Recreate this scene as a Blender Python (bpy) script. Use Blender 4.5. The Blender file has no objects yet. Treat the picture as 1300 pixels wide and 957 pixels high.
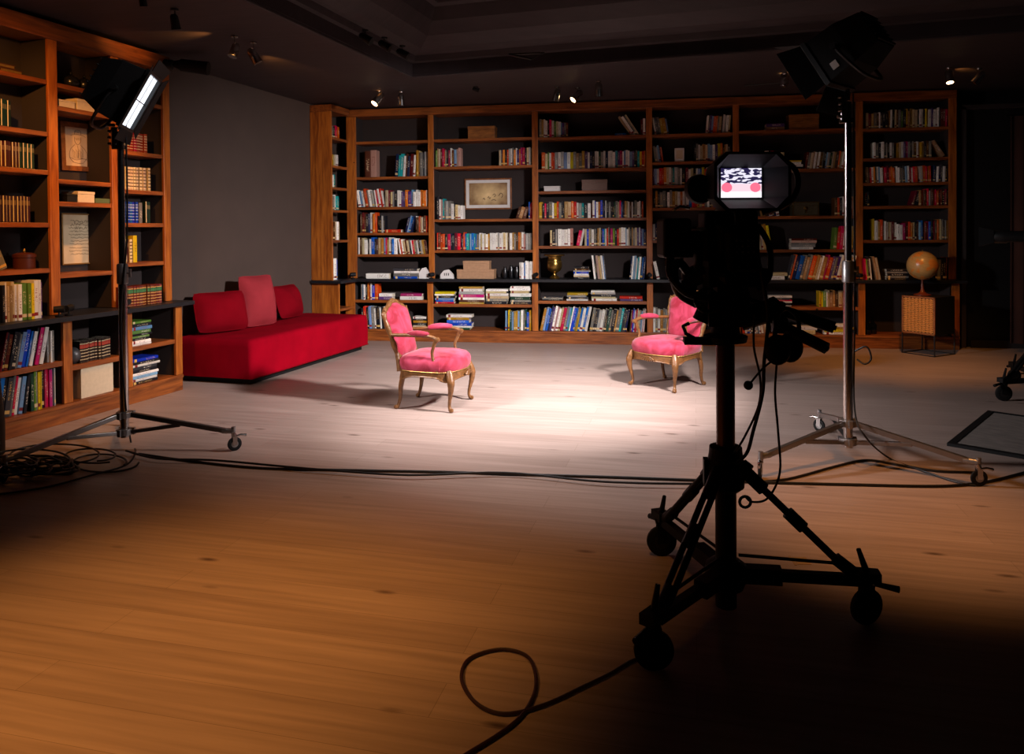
import bpy, bmesh, math, random
from mathutils import Vector, Matrix, Euler
random.seed(7)
R = math.radians
SC = bpy.context.scene
COL = SC.collection
# ------------------------------------------------------------------ camera
H = 1.58
YAW, PITCH, ROLL, FPX, CX, CY = 0.15260385, 0.01437329, -0.00718106, 950.0, 650.0, 307.96
def axes():
    cy, sy, cp, sp, cr, sr = math.cos(YAW), math.sin(YAW), math.cos(PITCH), math.sin(PITCH), math.cos(ROLL), math.sin(ROLL)
    f = Vector((-sy*cp, cy*cp, -sp)); r = Vector((cy, sy, 0)); u = r.cross(f)
    return cr*r + sr*u, -sr*r + cr*u, f
RX, UX, FX = axes()
cam_d = bpy.data.cameras.new('camera'); cam = bpy.data.objects.new('camera', cam_d); COL.objects.link(cam)
cam.matrix_world = Matrix(((RX.x, UX.x, -FX.x, 0), (RX.y, UX.y, -FX.y, 0), (RX.z, UX.z, -FX.z, H), (0, 0, 0, 1)))
cam_d.sensor_width = 36; cam_d.lens = FPX/1300*36; cam_d.shift_y = -(478.5-CY)/1300
cam_d.clip_start = .05; cam_d.clip_end = 60
SC.camera = cam
SC.view_settings.view_transform = 'Standard'; SC.view_settings.look = 'None'
SC.view_settings.gamma = 1; SC.view_settings.use_curve_mapping = False
SC.view_settings.exposure = 0.12
w = bpy.data.worlds.new('room_dark'); SC.world = w; w.use_nodes = True
w.node_tree.nodes['Background'].inputs[0].default_value = (.6, .5, .5, 1)
w.node_tree.nodes['Background'].inputs[1].default_value = 0.0
# ------------------------------------------------------------------ room lights (ceiling lamps of the hall, plus an added shelf fill)
def lookq(d): return Vector(d).to_track_quat('-Z', 'Y')
def spot(name, loc, target, power, col, ang, blend=.6, rad=.05):
    l = bpy.data.lights.new(name, 'SPOT'); l.energy = power; l.color = col; l.spot_size = R(ang); l.spot_blend = blend; l.shadow_soft_size = rad
    o = bpy.data.objects.new(name, l); COL.objects.link(o); o.location = loc
    o.rotation_euler = lookq(Vector(target)-Vector(loc)).to_euler(); return o
def area(name, loc, target, power, col, sx, sy, spread=180):
    l = bpy.data.lights.new(name, 'AREA'); l.shape = 'RECTANGLE'; l.size = sx; l.size_y = sy; l.energy = power; l.color = col; l.spread = R(spread)
    o = bpy.data.objects.new(name, l); COL.objects.link(o); o.location = loc
    o.rotation_euler = lookq(Vector(target)-Vector(loc)).to_euler(); return o
WARM = (1, .41, .095); COOL = (1.0, .935, .95)
KEY_P, FILL_P = 160, 46
spot('warm_ceiling_spot', (-2.7, .6, 3.9), (-1.9, 2.3, 0), 720, WARM, 44, 1, .12)
spot('warm_ceiling_spot', (-.6, 2.4, 3.9), (-1.2, 3.9, 0), 230, WARM, 50, 1, .12)
spot('warm_ceiling_spot', (1.6, 4.3, 3.9), (1.45, 4.5, 0), 420, WARM, 40, 1, .12)
spot('warm_ceiling_spot', (3.0, 8.2, 3.35), (3.1, 9.6, 0), 230, WARM, 64, 1, .05)
spot('warm_shelf_spot', (-3.5, 6.4, 3.3), (-4.62, 5.9, 1.5), 170, WARM, 70, .8, .04)
spot('warm_shelf_spot', (-3.7, 3.6, 3.3), (-4.85, 5.2, 2.3), 250, WARM, 60, .8, .04)
spot('warm_ceiling_spot', (-2.2, 5.0, 3.36), (-3.0, 6.0, 0), 50, WARM, 60, 1, .05)
spot('added_shelf_fill', (-1.2, 4.5, 4.0), (-4.8, 5.4, 1.5), 110, COOL, 46, .9, .08)  # added fill light without a fixture, brightens the left bookcase and its pictures
area('overhead_studio_panel', (-.8, 5.9, 4.0), (-.8, 6.7, 0), 30, (1, .93, .96), 1.0, .6, 84)
# ------------------------------------------------------------------ pixel helpers: measured photo points put on real planes
def ray(u, v): return FX + RX*((u-CX)/FPX) - UX*((v-CY)/FPX)
PHI = 0.14591481885
A_ = Vector((math.sin(PHI), math.cos(PHI), 0)); N_ = Vector((math.cos(PHI), -math.sin(PHI), 0))
O_ = Vector((0, 0, H))
def on_plane(u, v, n, off):
    d = ray(u, v); t = (off - O_.dot(n))/d.dot(n); return O_ + d*t
def floor_pt(u, v, z=0): return on_plane(u, v, Vector((0, 0, 1)), z)
def yplane(u, v, Y): return on_plane(u, v, Vector((0, 1, 0)), Y)
def lplane(u, v, o): return on_plane(u, v, N_, o)
def fr_left(s, o, z=0): return Matrix.Translation(A_*s + N_*o + Vector((0, 0, z))) @ Matrix.Rotation(math.pi/2-PHI, 4, 'Z')
def LW(s, o, z=0): return A_*s + N_*o + Vector((0, 0, z))
# ------------------------------------------------------------------ materials
def rgb(h):
    h = h.lstrip('#'); c = [int(h[i:i+2], 16)/255 for i in (0, 2, 4)]
    return tuple((x/12.92 if x <= .04045 else ((x+.055)/1.055)**2.4) for x in c) + (1,)
class NT:
    def __init__(s, name):
        s.m = bpy.data.materials.new(name); s.m.use_nodes = True; s.t = s.m.node_tree; s.b = s.t.nodes['Principled BSDF']
    def n(s, typ, **kw):
        x = s.t.nodes.new(typ)
        for k, v in kw.items():
            if k.startswith('i_'):
                key = k[2:]; key = int(key) if key.isdigit() else key.replace('_', ' ')
                x.inputs[key].default_value = v
            else: setattr(x, k, v)
        return x
    def l(s, a, b): s.t.links.new(a, b)
    def math(s, op, a, b=None, c=None):
        x = s.t.nodes.new('ShaderNodeMath'); x.operation = op
        for i, q in enumerate((a, b, c)):
            if q is None: continue
            if isinstance(q, (int, float)): x.inputs[i].default_value = q
            else: s.l(q, x.inputs[i])
        return x.outputs[0]
    def mix(s, f, a, b):
        x = s.t.nodes.new('ShaderNodeMix'); x.data_type = 'RGBA'
        if isinstance(f, (int, float)): x.inputs[0].default_value = f
        else: s.l(f, x.inputs[0])
        for i, q in ((6, a), (7, b)):
            if isinstance(q, tuple): x.inputs[i].default_value = q
            else: s.l(q, x.inputs[i])
        return x.outputs[2]
def mat(name, col, rough=.5, metal=0, noise=.12, scale=12, bump=0, stretch=(1, 1, 1), spec=.5, sheen=0):
    k = NT(name); c = rgb(col) if isinstance(col, str) else col
    tc = k.n('ShaderNodeTexCoord'); mp = k.n('ShaderNodeMapping'); mp.inputs['Scale'].default_value = stretch
    k.l(tc.outputs['Object'], mp.inputs[0])
    nz = k.n('ShaderNodeTexNoise', i_Scale=scale, i_Detail=5.0); k.l(mp.outputs[0], nz.inputs['Vector'])
    lo = tuple(x*(1-noise*1.6) for x in c[:3])+(1,); hi = tuple(min(1, x*(1+noise*1.3)) for x in c[:3])+(1,)
    k.l(k.mix(nz.outputs[0], lo, hi), k.b.inputs['Base Color'])
    k.b.inputs['Roughness'].default_value = rough; k.b.inputs['Metallic'].default_value = metal; k.b.inputs['Specular IOR Level'].default_value = spec
    if sheen: k.b.inputs['Sheen Weight'].default_value = sheen; k.b.inputs['Sheen Roughness'].default_value = .4
    if bump:
        bp = k.n('ShaderNodeBump', i_Strength=bump, i_Distance=.01); k.l(nz.outputs[0], bp.inputs['Height']); k.l(bp.outputs[0], k.b.inputs['Normal'])
    return k.m
def wood(name, dark, light, stretch, rough=.42, scale=6):
    k = NT(name); tc = k.n('ShaderNodeTexCoord'); mp = k.n('ShaderNodeMapping'); mp.inputs['Scale'].default_value = stretch
    k.l(tc.outputs['Object'], mp.inputs[0])
    n1 = k.n('ShaderNodeTexNoise', i_Scale=float(scale), i_Detail=8.0, i_Distortion=.6); k.l(mp.outputs[0], n1.inputs['Vector'])
    n2 = k.n('ShaderNodeTexNoise', i_Scale=scale*.35, i_Detail=2.0); k.l(mp.outputs[0], n2.inputs['Vector'])
    f = k.math('MULTIPLY_ADD', n1.outputs[0], .8, k.math('MULTIPLY', n2.outputs[0], .35))
    cr = k.n('ShaderNodeValToRGB'); cr.color_ramp.elements[0].position = .38; cr.color_ramp.elements[1].position = .78
    cr.color_ramp.elements[0].color = rgb(dark); cr.color_ramp.elements[1].color = rgb(light)
    k.l(f, cr.inputs[0])
    vo = k.n('ShaderNodeTexVoronoi', i_Scale=1.6); k.l(tc.outputs['Object'], vo.inputs['Vector'])
    kn = k.math('LESS_THAN', vo.outputs['Distance'], .035)
    k.l(k.mix(kn, cr.outputs[0], rgb('#160a04')), k.b.inputs['Base Color'])
    k.b.inputs['Roughness'].default_value = rough
    bp = k.n('ShaderNodeBump', i_Strength=.12, i_Distance=.004); k.l(n1.outputs[0], bp.inputs['Height']); k.l(bp.outputs[0], k.b.inputs['Normal'])
    return k.m
def emis(name, col, s):
    k = NT(name); k.b.inputs['Base Color'].default_value = (0, 0, 0, 1); k.b.inputs['Emission Color'].default_value = col; k.b.inputs['Emission Strength'].default_value = s
    return k.m
M = {}
M['wood_v'] = wood('cherry_wood_upright', '#70320a', '#ba6a22', (5, 5, .5))
M['wood_h'] = wood('cherry_wood_shelf', '#58280c', '#a05822', (.5, 5, 5))
M['back'] = mat('dark_back_board', '#2a201e', .85, 0, .15, 5)
M['wall'] = mat('dark_taupe_plaster', '#44362f', .9, 0, .12, 3, .1)
M['wallb'] = mat('black_wall_paint', '#1b1616', .8, 0, .15, 3)
M['ceil'] = mat('dark_stained_ceiling_board', '#31282a', .62, 0, .35, 2.5, .15, (1, 7, 1))
M['counter'] = mat('black_stained_ledge', '#16161a', .42, 0, .2, 10)
M['black'] = mat('black_metal', '#0c0c0d', .42, 0, .2, 20)
M['blackm'] = mat('matt_black_plastic', '#0a0a0b', .62, 0, .2, 20, spec=.3)
M['pedb'] = mat('matt_black_enamel', '#080707', .6, 0, .2, 20, spec=.18)
M['rubber'] = mat('black_rubber', '#0b0b0b', .7, 0, .2, 20, spec=.3)
M['cable'] = mat('black_cable_rubber', '#09090a', .5, 0, .1, 20)
M['chrome'] = mat('chrome_steel', '#b9b4b2', .2, 1, .1, 15)
M['alu'] = mat('grey_cast_aluminium', '#9b9796', .38, .8, .15, 15)
M['darkst'] = mat('dark_painted_steel', '#2a2726', .4, .5, .15, 15)
M['legst'] = mat('brushed_steel', '#8f8b89', .3, .9, .1, 15)
M['pole'] = mat('bronze_anodised_column', '#4d332c', .32, .6, .1, 15)
M['velvet'] = mat('dark_red_velvet', '#8a0216', .95, 0, .22, 3.5, .3, sheen=0, spec=.04)
M['velvet2'] = mat('deep_red_velvet', '#720512', .95, 0, .18, 5, .3, sheen=0, spec=.04)
M['velvet3'] = mat('faded_red_velvet', '#8c2c32', .95, 0, .15, 5, .3, sheen=0, spec=.04)
def pink_mat():
    k = NT('worn_pink_velvet'); tc = k.n('ShaderNodeTexCoord')
    n1 = k.n('ShaderNodeTexNoise', i_Scale=6.0, i_Detail=6.0, i_Distortion=1.2); k.l(tc.outputs['Object'], n1.inputs['Vector'])
    cr = k.n('ShaderNodeValToRGB'); cr.color_ramp.elements[0].position = .36; cr.color_ramp.elements[1].position = .68
    cr.color_ramp.elements[0].color = rgb('#7c1024'); cr.color_ramp.elements[1].color = rgb('#a43650'); k.l(n1.outputs[0], cr.inputs[0]); k.l(cr.outputs[0], k.b.inputs['Base Color'])
    k.b.inputs['Roughness'].default_value = .75; k.b.inputs['Sheen Weight'].default_value = .15; k.b.inputs['Specular IOR Level'].default_value = .2
    bp = k.n('ShaderNodeBump', i_Strength=.3, i_Distance=.01); k.l(n1.outputs[0], bp.inputs['Height']); k.l(bp.outputs[0], k.b.inputs['Normal'])
    return k.m
M['pink'] = pink_mat()
M['gilt'] = mat('carved_walnut_with_gilding', '#6a4422', .4, .1, .5, 30, .5)
M['gold'] = mat('brass_nail_trim', '#a8844a', .4, .7, .3, 60, .4)
M['brass'] = mat('aged_brass', '#8a6c35', .3, .9, .3, 20)
M['box_tan'] = mat('tan_cardboard', '#a07a5a', .7, 0, .2, 25)
M['box_wood'] = wood('box_wood', '#6b3d1a', '#a3662e', (1.5, 6, 6))
M['box_grey'] = mat('grey_brown_linen_box', '#7d665c', .8, 0, .12, 30)
M['cream'] = mat('cream_paper', '#cdb99a', .8, 0, .1, 30)
M['page'] = mat('book_page_block', '#cfc3ad', .85, 0, .12, 60, 0, (8, 1, 1))
M['white'] = mat('white_card', '#cfcac6', .6, 0, .05, 20)
M['green'] = mat('green_box', '#50603a', .7)
M['vase'] = mat('black_glazed_pottery', '#17171a', .25, 0, .3, 10)
M['steelb'] = mat('dark_grey_ball', '#4a4a4c', .35, .3, .4, 8)
M['frame'] = wood('frame_wood', '#5a3216', '#8c5426', (4, 4, 4))
M['gframe'] = mat('thin_gold_frame', '#9a7440', .4, .5, .15, 20)
M['redled'] = emis('red_indicator', (1, .05, .03, 1), 3)
M['matgrey'] = mat('scuffed_grey_board', '#7a716b', .7, 0, .45, 9, .2, (1, 4, 1))
M['glass'] = mat('smoked_glass', '#0b0c0e', .08, 0, .1, 5)
M['bulb'] = emis('warm_bulb', (1, .62, .3, 1), 14)
M['lamp_face'] = emis('studio_lamp_face', (.85, .9, 1, 1), 1.6)
def floor_mat():
    k = NT('pale_oak_plank_floor'); tc = k.n('ShaderNodeTexCoord')
    mp = k.n('ShaderNodeMapping'); mp.inputs['Rotation'].default_value = (0, 0, PHI*.6); k.l(tc.outputs['Object'], mp.inputs[0])
    br = k.n('ShaderNodeTexBrick', offset=.37, i_Scale=1.0, i_Mortar_Size=.0012, i_Mortar_Smooth=.3, i_Brick_Width=2.3, i_Row_Height=.19, i_Bias=0.0)
    br.inputs['Color1'].default_value = rgb('#a28f86'); br.inputs['Color2'].default_value = rgb('#99867d'); br.inputs['Mortar'].default_value = rgb('#7c6b5d')
    k.l(mp.outputs[0], br.inputs['Vector'])
    m2 = k.n('ShaderNodeMapping'); m2.inputs['Scale'].default_value = (.55, 13, 1); k.l(mp.outputs[0], m2.inputs[0])
    nz = k.n('ShaderNodeTexNoise', i_Scale=2.2, i_Detail=9.0, i_Distortion=.15); k.l(m2.outputs[0], nz.inputs['Vector'])
    cr = k.n('ShaderNodeValToRGB'); cr.color_ramp.elements[0].position = .3; cr.color_ramp.elements[1].position = .75
    cr.color_ramp.elements[0].color = (.76, .74, .72, 1); cr.color_ramp.elements[1].color = (1.1, 1.09, 1.08, 1); k.l(nz.outputs[0], cr.inputs[0])
    mul = k.n('ShaderNodeMix', data_type='RGBA', blend_type='MULTIPLY'); mul.inputs[0].default_value = 1
    k.l(br.outputs['Color'], mul.inputs[6]); k.l(cr.outputs[0], mul.inputs[7])
    m3 = k.n('ShaderNodeMapping'); m3.inputs['Scale'].default_value = (1.7, 5.0, 1); k.l(mp.outputs[0], m3.inputs[0])
    vo = k.n('ShaderNodeTexVoronoi', i_Scale=1.3); k.l(m3.outputs[0], vo.inputs['Vector'])
    v2 = k.math('MULTIPLY', k.math('SUBTRACT', .15, vo.outputs['Distance']), 9.0); vcl = k.n('ShaderNodeClamp'); k.l(v2, vcl.inputs[0])
    wn = k.math('GREATER_THAN', vo.outputs['Color'], .55)
    k.l(k.mix(k.math('MULTIPLY', k.math('MULTIPLY', vcl.outputs[0], .8), wn), mul.outputs[2], rgb('#3d2a1e')), k.b.inputs['Base Color'])
    rr = k.n('ShaderNodeMapRange', i_To_Min=.34, i_To_Max=.52); k.l(nz.outputs[0], rr.inputs[0]); k.l(rr.outputs[0], k.b.inputs['Roughness'])
    k.b.inputs['Specular IOR Level'].default_value = .35
    bp = k.n('ShaderNodeBump', i_Strength=.06, i_Distance=.003); k.l(nz.outputs[0], bp.inputs['Height']); k.l(bp.outputs[0], k.b.inputs['Normal'])
    return k.m
M['floor'] = floor_mat()
PAL = dict(w=('#dedad2', 'white'), c=('#b9a988', 'cream'), k=('#16151a', 'black'), g=('#6f6c66', 'grey'), s=('#93918d', 'silver grey'), r=('#c01c18', 'red'),
  d=('#5e1a1c', 'dark red'), o=('#c85a1c', 'orange'), y=('#ccb020', 'yellow'), b=('#1f50ac', 'blue'), n=('#1a2140', 'navy'), l=('#7d98b4', 'pale blue'),
  t=('#1f8f90', 'teal'), e=('#5f7a40', 'green'), v=('#1d3a2b', 'dark green'), p=('#a8305c', 'magenta'), u=('#4b3763', 'purple'), m=('#4d3123', 'brown'),
  a=('#9c7b56', 'tan'), x=('#38373a', 'charcoal'), i=('#b48f84', 'pale pink'), q=('#a37a2e', 'mustard'),
  D=('#3a1613', 'dark brown leather'), V=('#13291f', 'dark green leather'), U=('#2e1a26', 'purple leather'), C=('#c8b896', 'cream vellum'), B=('#1e3f94', 'blue cloth'), G=('#5c2a22', 'green-labelled brown leather'), K=('#241a14', 'black leather'), Q=('#8a2a20', 'russet leather'))
def book_mat(key):
    col, nm = PAL[key]; k = NT('book_cover_'+nm.replace(' ', '_').replace('-', '_')); base = rgb(col)
    uv = k.n('ShaderNodeUVMap'); sp = k.n('ShaderNodeSeparateXYZ'); k.l(uv.outputs[0], sp.inputs[0]); U_, V_ = sp.outputs[0], sp.outputs[1]
    seed = k.math('FLOOR', U_); fu = k.math('FRACT', U_)
    wn = k.n('ShaderNodeTexWhiteNoise', noise_dimensions='1D'); k.l(seed, wn.inputs['W']); wc = k.n('ShaderNodeSeparateColor'); k.l(wn.outputs['Color'], wc.inputs[0])
    r1, r2, r3 = wc.outputs[0], wc.outputs[1], wc.outputs[2]
    hs = k.n('ShaderNodeHueSaturation'); hs.inputs['Color'].default_value = base
    k.l(k.math('MULTIPLY_ADD', r1, .04, .48), hs.inputs['Hue']); k.l(k.math('MULTIPLY_ADD', r2, .5, .72), hs.inputs['Value']); k.l(k.math('MULTIPLY_ADD', r3, .35, 1.0), hs.inputs['Saturation'])
    light = sum(base[:3])/3 > .3
    if key.isupper():
        acc = rgb({'C': '#3a1a12', 'B': '#9aa8c0', 'G': '#b0864a'}.get(key, '#c8b58e'))
        band = k.math('LESS_THAN', k.math('FRACT', k.math('MULTIPLY', V_, 7.0)), .3 if key in 'CG' else .22)
        if key in 'UVD': band = k.math('LESS_THAN', fu, .2)
        inside = k.math('GREATER_THAN', V_, .03)
        c = k.mix(k.math('MULTIPLY', band, inside), hs.outputs[0], acc)
        lab = {'G': '#1f6a40', 'K': '#a03020', 'C': '#7a2018', 'B': '#b8c0d0', 'U': '#b8a070', 'V': '#b8a070', 'Q': '#c8b58e', 'D': '#c0a070'}[key]
        lb = k.math('MULTIPLY', k.math('GREATER_THAN', V_, .66), k.math('LESS_THAN', V_, .84))
        c = k.mix(k.math('MULTIPLY', lb, .9 if key in 'GK' else .2), c, rgb(lab))
    else:
        acc = k.mix(r3, rgb('#2a2a30'), rgb('#8a1f1c')) if light else k.mix(r3, rgb('#d8d2c6'), rgb('#c8a050'))
        cv = k.n('ShaderNodeCombineXYZ'); k.l(k.math('MULTIPLY', fu, 3.0), cv.inputs[0]); k.l(k.math('MULTIPLY', V_, 26.0), cv.inputs[1]); k.l(seed, cv.inputs[2])
        nz = k.n('ShaderNodeTexNoise', i_Scale=1.0, i_Detail=2.0); k.l(cv.outputs[0], nz.inputs['Vector'])
        tx = k.math('GREATER_THAN', nz.outputs[0], .53)
        ct = k.math('MULTIPLY_ADD', r1, .3, .42)
        inb = k.math('LESS_THAN', k.math('ABSOLUTE', k.math('SUBTRACT', V_, ct)), k.math('MULTIPLY_ADD', r2, .16, .14))
        inu = k.math('LESS_THAN', k.math('ABSOLUTE', k.math('SUBTRACT', fu, .5)), .27)
        c = k.mix(k.math('MULTIPLY', k.math('MULTIPLY', tx, inb), k.math('MULTIPLY', inu, .6)), hs.outputs[0], acc)
        bd = k.math('MULTIPLY', k.math('LESS_THAN', k.math('ABSOLUTE', k.math('SUBTRACT', V_, .12)), .045), k.math('MULTIPLY', k.math('GREATER_THAN', r3, .55), k.math('GREATER_THAN', fu, .02)))
        c = k.mix(bd, c, acc)
    k.l(c, k.b.inputs['Base Color']); k.b.inputs['Roughness'].default_value = .6; k.b.inputs['Specular IOR Level'].default_value = .25
    return k.m
BM = {key: book_mat(key) for key in PAL}
# ------------------------------------------------------------------ mesh helpers
class MB:
    def __init__(s): s.bm = bmesh.new()
    def _add(s, vs, fs, mx=None):
        vv = [s.bm.verts.new(mx @ Vector(v) if mx else Vector(v)) for v in vs]
        for f in fs:
            try: s.bm.faces.new([vv[i] for i in f])
            except ValueError: pass
        return vv
    def box(s, x0, x1, y0, y1, z0, z1, mx=None):
        v = [(x, y, z) for x in (x0, x1) for y in (y0, y1) for z in (z0, z1)]
        s._add(v, [(0, 1, 3, 2), (4, 6, 7, 5), (0, 4, 5, 1), (2, 3, 7, 6), (0, 2, 6, 4), (1, 5, 7, 3)], mx); return s
    def tube(s, pts, r, seg=8, closed=False, cap=True):
        pts = [Vector(p) for p in pts]; n = len(pts); rs = r if isinstance(r, (list, tuple)) else [r]*n
        rings = []; nrm = None
        for i, p in enumerate(pts):
            if closed: t = pts[(i+1) % n]-pts[i-1]
            else: t = pts[min(i+1, n-1)]-pts[max(i-1, 0)]
            if t.length < 1e-9: t = Vector((0, 0, 1))
            t.normalize()
            if nrm is None:
                nrm = t.cross(Vector((0, 0, 1)) if abs(t.z) < .9 else Vector((1, 0, 0))).normalized()
            else:
                nrm = (nrm - t*nrm.dot(t))
                if nrm.length < 1e-6: nrm = t.cross(Vector((0, 1, 0.1)))
                nrm.normalize()
            b = t.cross(nrm)
            rr = rs[i]
            rings.append([s.bm.verts.new(p + (nrm*math.cos(2*math.pi*j/seg)+b*math.sin(2*math.pi*j/seg))*rr) for j in range(seg)])
        for i in range(n if closed else n-1):
            a, b_ = rings[i], rings[(i+1) % n]
            for j in range(seg): s.bm.faces.new((a[j], a[(j+1) % seg], b_[(j+1) % seg], b_[j]))
        if cap and not closed:
            s.bm.faces.new(list(reversed(rings[0]))); s.bm.faces.new(rings[-1])
        return s
    def cyl(s, p0, p1, r0, r1=None, seg=20): return s.tube([p0, p1], [r0, r0 if r1 is None else r1], seg)
    def lathe(s, prof, mx=None, seg=32):
        rings = []
        for r, z in prof:
            rings.append([s.bm.verts.new((mx @ Vector((r*math.cos(2*math.pi*j/seg), r*math.sin(2*math.pi*j/seg), z))) if mx else Vector((r*math.cos(2*math.pi*j/seg), r*math.sin(2*math.pi*j/seg), z))) for j in range(seg)])
        for a, b in zip(rings, rings[1:]):
            for j in range(seg): s.bm.faces.new((a[j], a[(j+1) % seg], b[(j+1) % seg], b[j]))
        s.bm.faces.new(list(reversed(rings[0]))); s.bm.faces.new(rings[-1]); return s
    def prism(s, poly, mx, t0, t1):   # poly in local xz, thickness along y
        n = len(poly); v = [(x, t0, z) for x, z in poly]+[(x, t1, z) for x, z in poly]
        s._add(v, [tuple(range(n)), tuple(reversed(range(n, 2*n)))]+[(i, i+n, (i+1) % n+n, (i+1) % n) for i in range(n)], mx); return s
    def loft(s, rings, cap=True):
        rr = [[s.bm.verts.new(Vector(p)) for p in ring] for ring in rings]; n = len(rr[0])
        for a, b in zip(rr, rr[1:]):
            for j in range(n): s.bm.faces.new((a[j], a[(j+1) % n], b[(j+1) % n], b[j]))
        if cap: s.bm.faces.new(list(reversed(rr[0]))); s.bm.faces.new(rr[-1])
        return s
    def build(s, name, m, parent=None, smooth=False, bevel=0, sub=0, mxw=None, seg=2):
        bmesh.ops.recalc_face_normals(s.bm, faces=s.bm.faces)
        me = bpy.data.meshes.new(name); s.bm.to_mesh(me); s.bm.free()
        me.materials.append(M[m] if isinstance(m, str) else m)
        if smooth:
            me.polygons.foreach_set('use_smooth', [True]*len(me.polygons))
        o = bpy.data.objects.new(name, me); COL.objects.link(o)
        if parent: o.parent = parent
        if mxw: o.matrix_world = mxw
        if bevel:
            b = o.modifiers.new('bevel', 'BEVEL'); b.width = bevel; b.segments = seg; b.limit_method = 'ANGLE'; b.angle_limit = R(40)
        if sub:
            b = o.modifiers.new('subsurf', 'SUBSURF'); b.levels = sub; b.render_levels = sub
        if smooth and not sub:
            try:
                me.set_sharp_from_angle(angle=R(42))
            except Exception: pass
        return o
def tag(o, label, cat, group=None):
    o['label'] = label; o['category'] = cat
    if group: o['group'] = group
    return o
def thing(name, label, cat, mx=None, group=None):
    o = bpy.data.objects.new(name, None); COL.objects.link(o); o.empty_display_size = .1
    if mx is not None: o.matrix_world = mx if isinstance(mx, Matrix) else Matrix.Translation(Vector(mx))
    return tag(o, label, cat, group)
def struct(o): o['kind'] = 'structure'; return o
def smooth_path(pts, n=6):
    pts = [Vector(p) for p in pts]; out = []
    for i in range(len(pts)-1):
        p0, p1, p2, p3 = pts[max(i-1, 0)], pts[i], pts[i+1], pts[min(i+2, len(pts)-1)]
        for k in range(n):
            t = k/n; out.append(.5*((2*p1)+(p2-p0)*t+(2*p0-5*p1+4*p2-p3)*t*t+(3*p1-p0-3*p2+p3)*t**3))
    out.append(pts[-1]); return out
def aim(loc, target, up='Z'):
    d = Vector(target)-Vector(loc); q = d.to_track_quat('Y', up); return Matrix.Translation(Vector(loc)) @ q.to_matrix().to_4x4()
# ------------------------------------------------------------------ room shell
CZ = 3.42
struct(MB().box(-7.5, 7, -1.5, 11.2, -.08, 0).build('floor', 'floor'))
mL = fr_left(0, -5.88)
struct(MB().box(-3, 12, 0, .12, -.05, 4.4, mL).build('wall_left', 'wall'))
struct(MB().box(-6, 7, 10.96, 11.1, -.05, 4.4).build('wall_back', 'wallb'))
struct(MB().box(6.6, 6.75, -1.5, 11.1, -.05, 4.4).build('wall_right', 'wallb'))
struct(MB().box(-6.6, 6.7, -1.5, -1.38, -.05, 4.4).build('wall_front', 'wallb'))
ce = MB()
I4 = fr_left(0, 0)   # local x = s, local y = -o
ce.box(-3.2, 11.8, 3.67, 6.1, CZ, CZ+.12, I4); ce.box(8.03, 12.2, -8.5, 3.67, CZ, CZ+.12, I4)
struct(ce.build('ceiling', 'ceil'))
prof = [(0, CZ), (0, CZ+.13), (.05, CZ+.14), (.07, CZ+.2), (.12, CZ+.21), (.2, CZ+.24), (.34, CZ+.34), (.44, CZ+.47), (.5, CZ+.6), (.56, CZ+.62), (.6, CZ+.7), (.9, CZ+.72)]
cf = MB()
def cof(d, z): return [LW(-3.2, -3.67+d, z), LW(8.03-d, -3.67+d, z), LW(8.03-d, 8.6, z)]
rings = [[cf.bm.verts.new(p) for p in cof(d, z)] for d, z in prof]
for a, b in zip(rings, rings[1:]):
    for j in range(2): cf.bm.faces.new((a[j], a[j+1], b[j+1], b[j]))
struct(cf.build('trim_1', 'ceil'))
struct(MB().box(-3.2, 7.4, -8.6, 3.0, CZ+.71, CZ+.8, I4).build('ceiling_upper', 'wallb'))
lp = MB()   # rounded lip round the recess
lp.tube([LW(-3.1, -3.69, CZ-.012), LW(8.05, -3.69, CZ-.012), LW(8.05, 8.4, CZ-.012)], .022, 8); struct(lp.build('trim_2', 'ceil', smooth=True))
# doorway on the right
yd = 10.72
x0 = yplane(1222, 300, yd).x; zt = yplane(1240, 136, yd).z
t = MB().box(x0-.03, x0+.03, yd-.04, 10.96, 0, zt).box(x0-.03, 6.6, yd-.04, 10.96, zt-.03, zt+.03); struct(t.build('trim_3', mat('dark_door_frame', '#3a3230', .5)))
struct(MB().box(x0+.03, 6.6, yd+.06, 10.96, .0, zt-.03).build('door_1', mat('black_door', '#0d0b0b', .6), bevel=.005))
x1 = yplane(1284, 220, 10.3).x
d2 = MB(); pts = []
for i in range(60): pts.append((x1+i*.03, 10.32+.035*math.sin(i*1.1)))
zc0 = .12; zc1 = yplane(1290, 147, 10.3).z
vsb = [d2.bm.verts.new((x, y, z)) for z in (zc0, zc1) for x, y in pts]
for i in range(59): d2.bm.faces.new((vsb[i], vsb[i+1], vsb[60+i+1], vsb[60+i]))
c_ = d2.build('curtain', mat('rust_brown_curtain', '#3c1c10', .95, 0, .35, 4), smooth=True); sd = c_.modifiers.new('th', 'SOLIDIFY'); sd.thickness = .008
c_.parent = None; tag(c_, 'rust brown curtain hanging beside the dark doorway', 'curtain')
cr_ = MB().cyl((x1-.05, 10.34, zc1+.012), (6.59, 10.34, zc1+.012), .014); tag(cr_.build('curtain_rail', 'black', smooth=True), 'black curtain rail at the dark right doorway', 'rail')
struct(MB().box(4.5, 6.6, 10.94-.22, 10.70, 0, .1).build('baseboard_back', 'wallb'))
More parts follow.
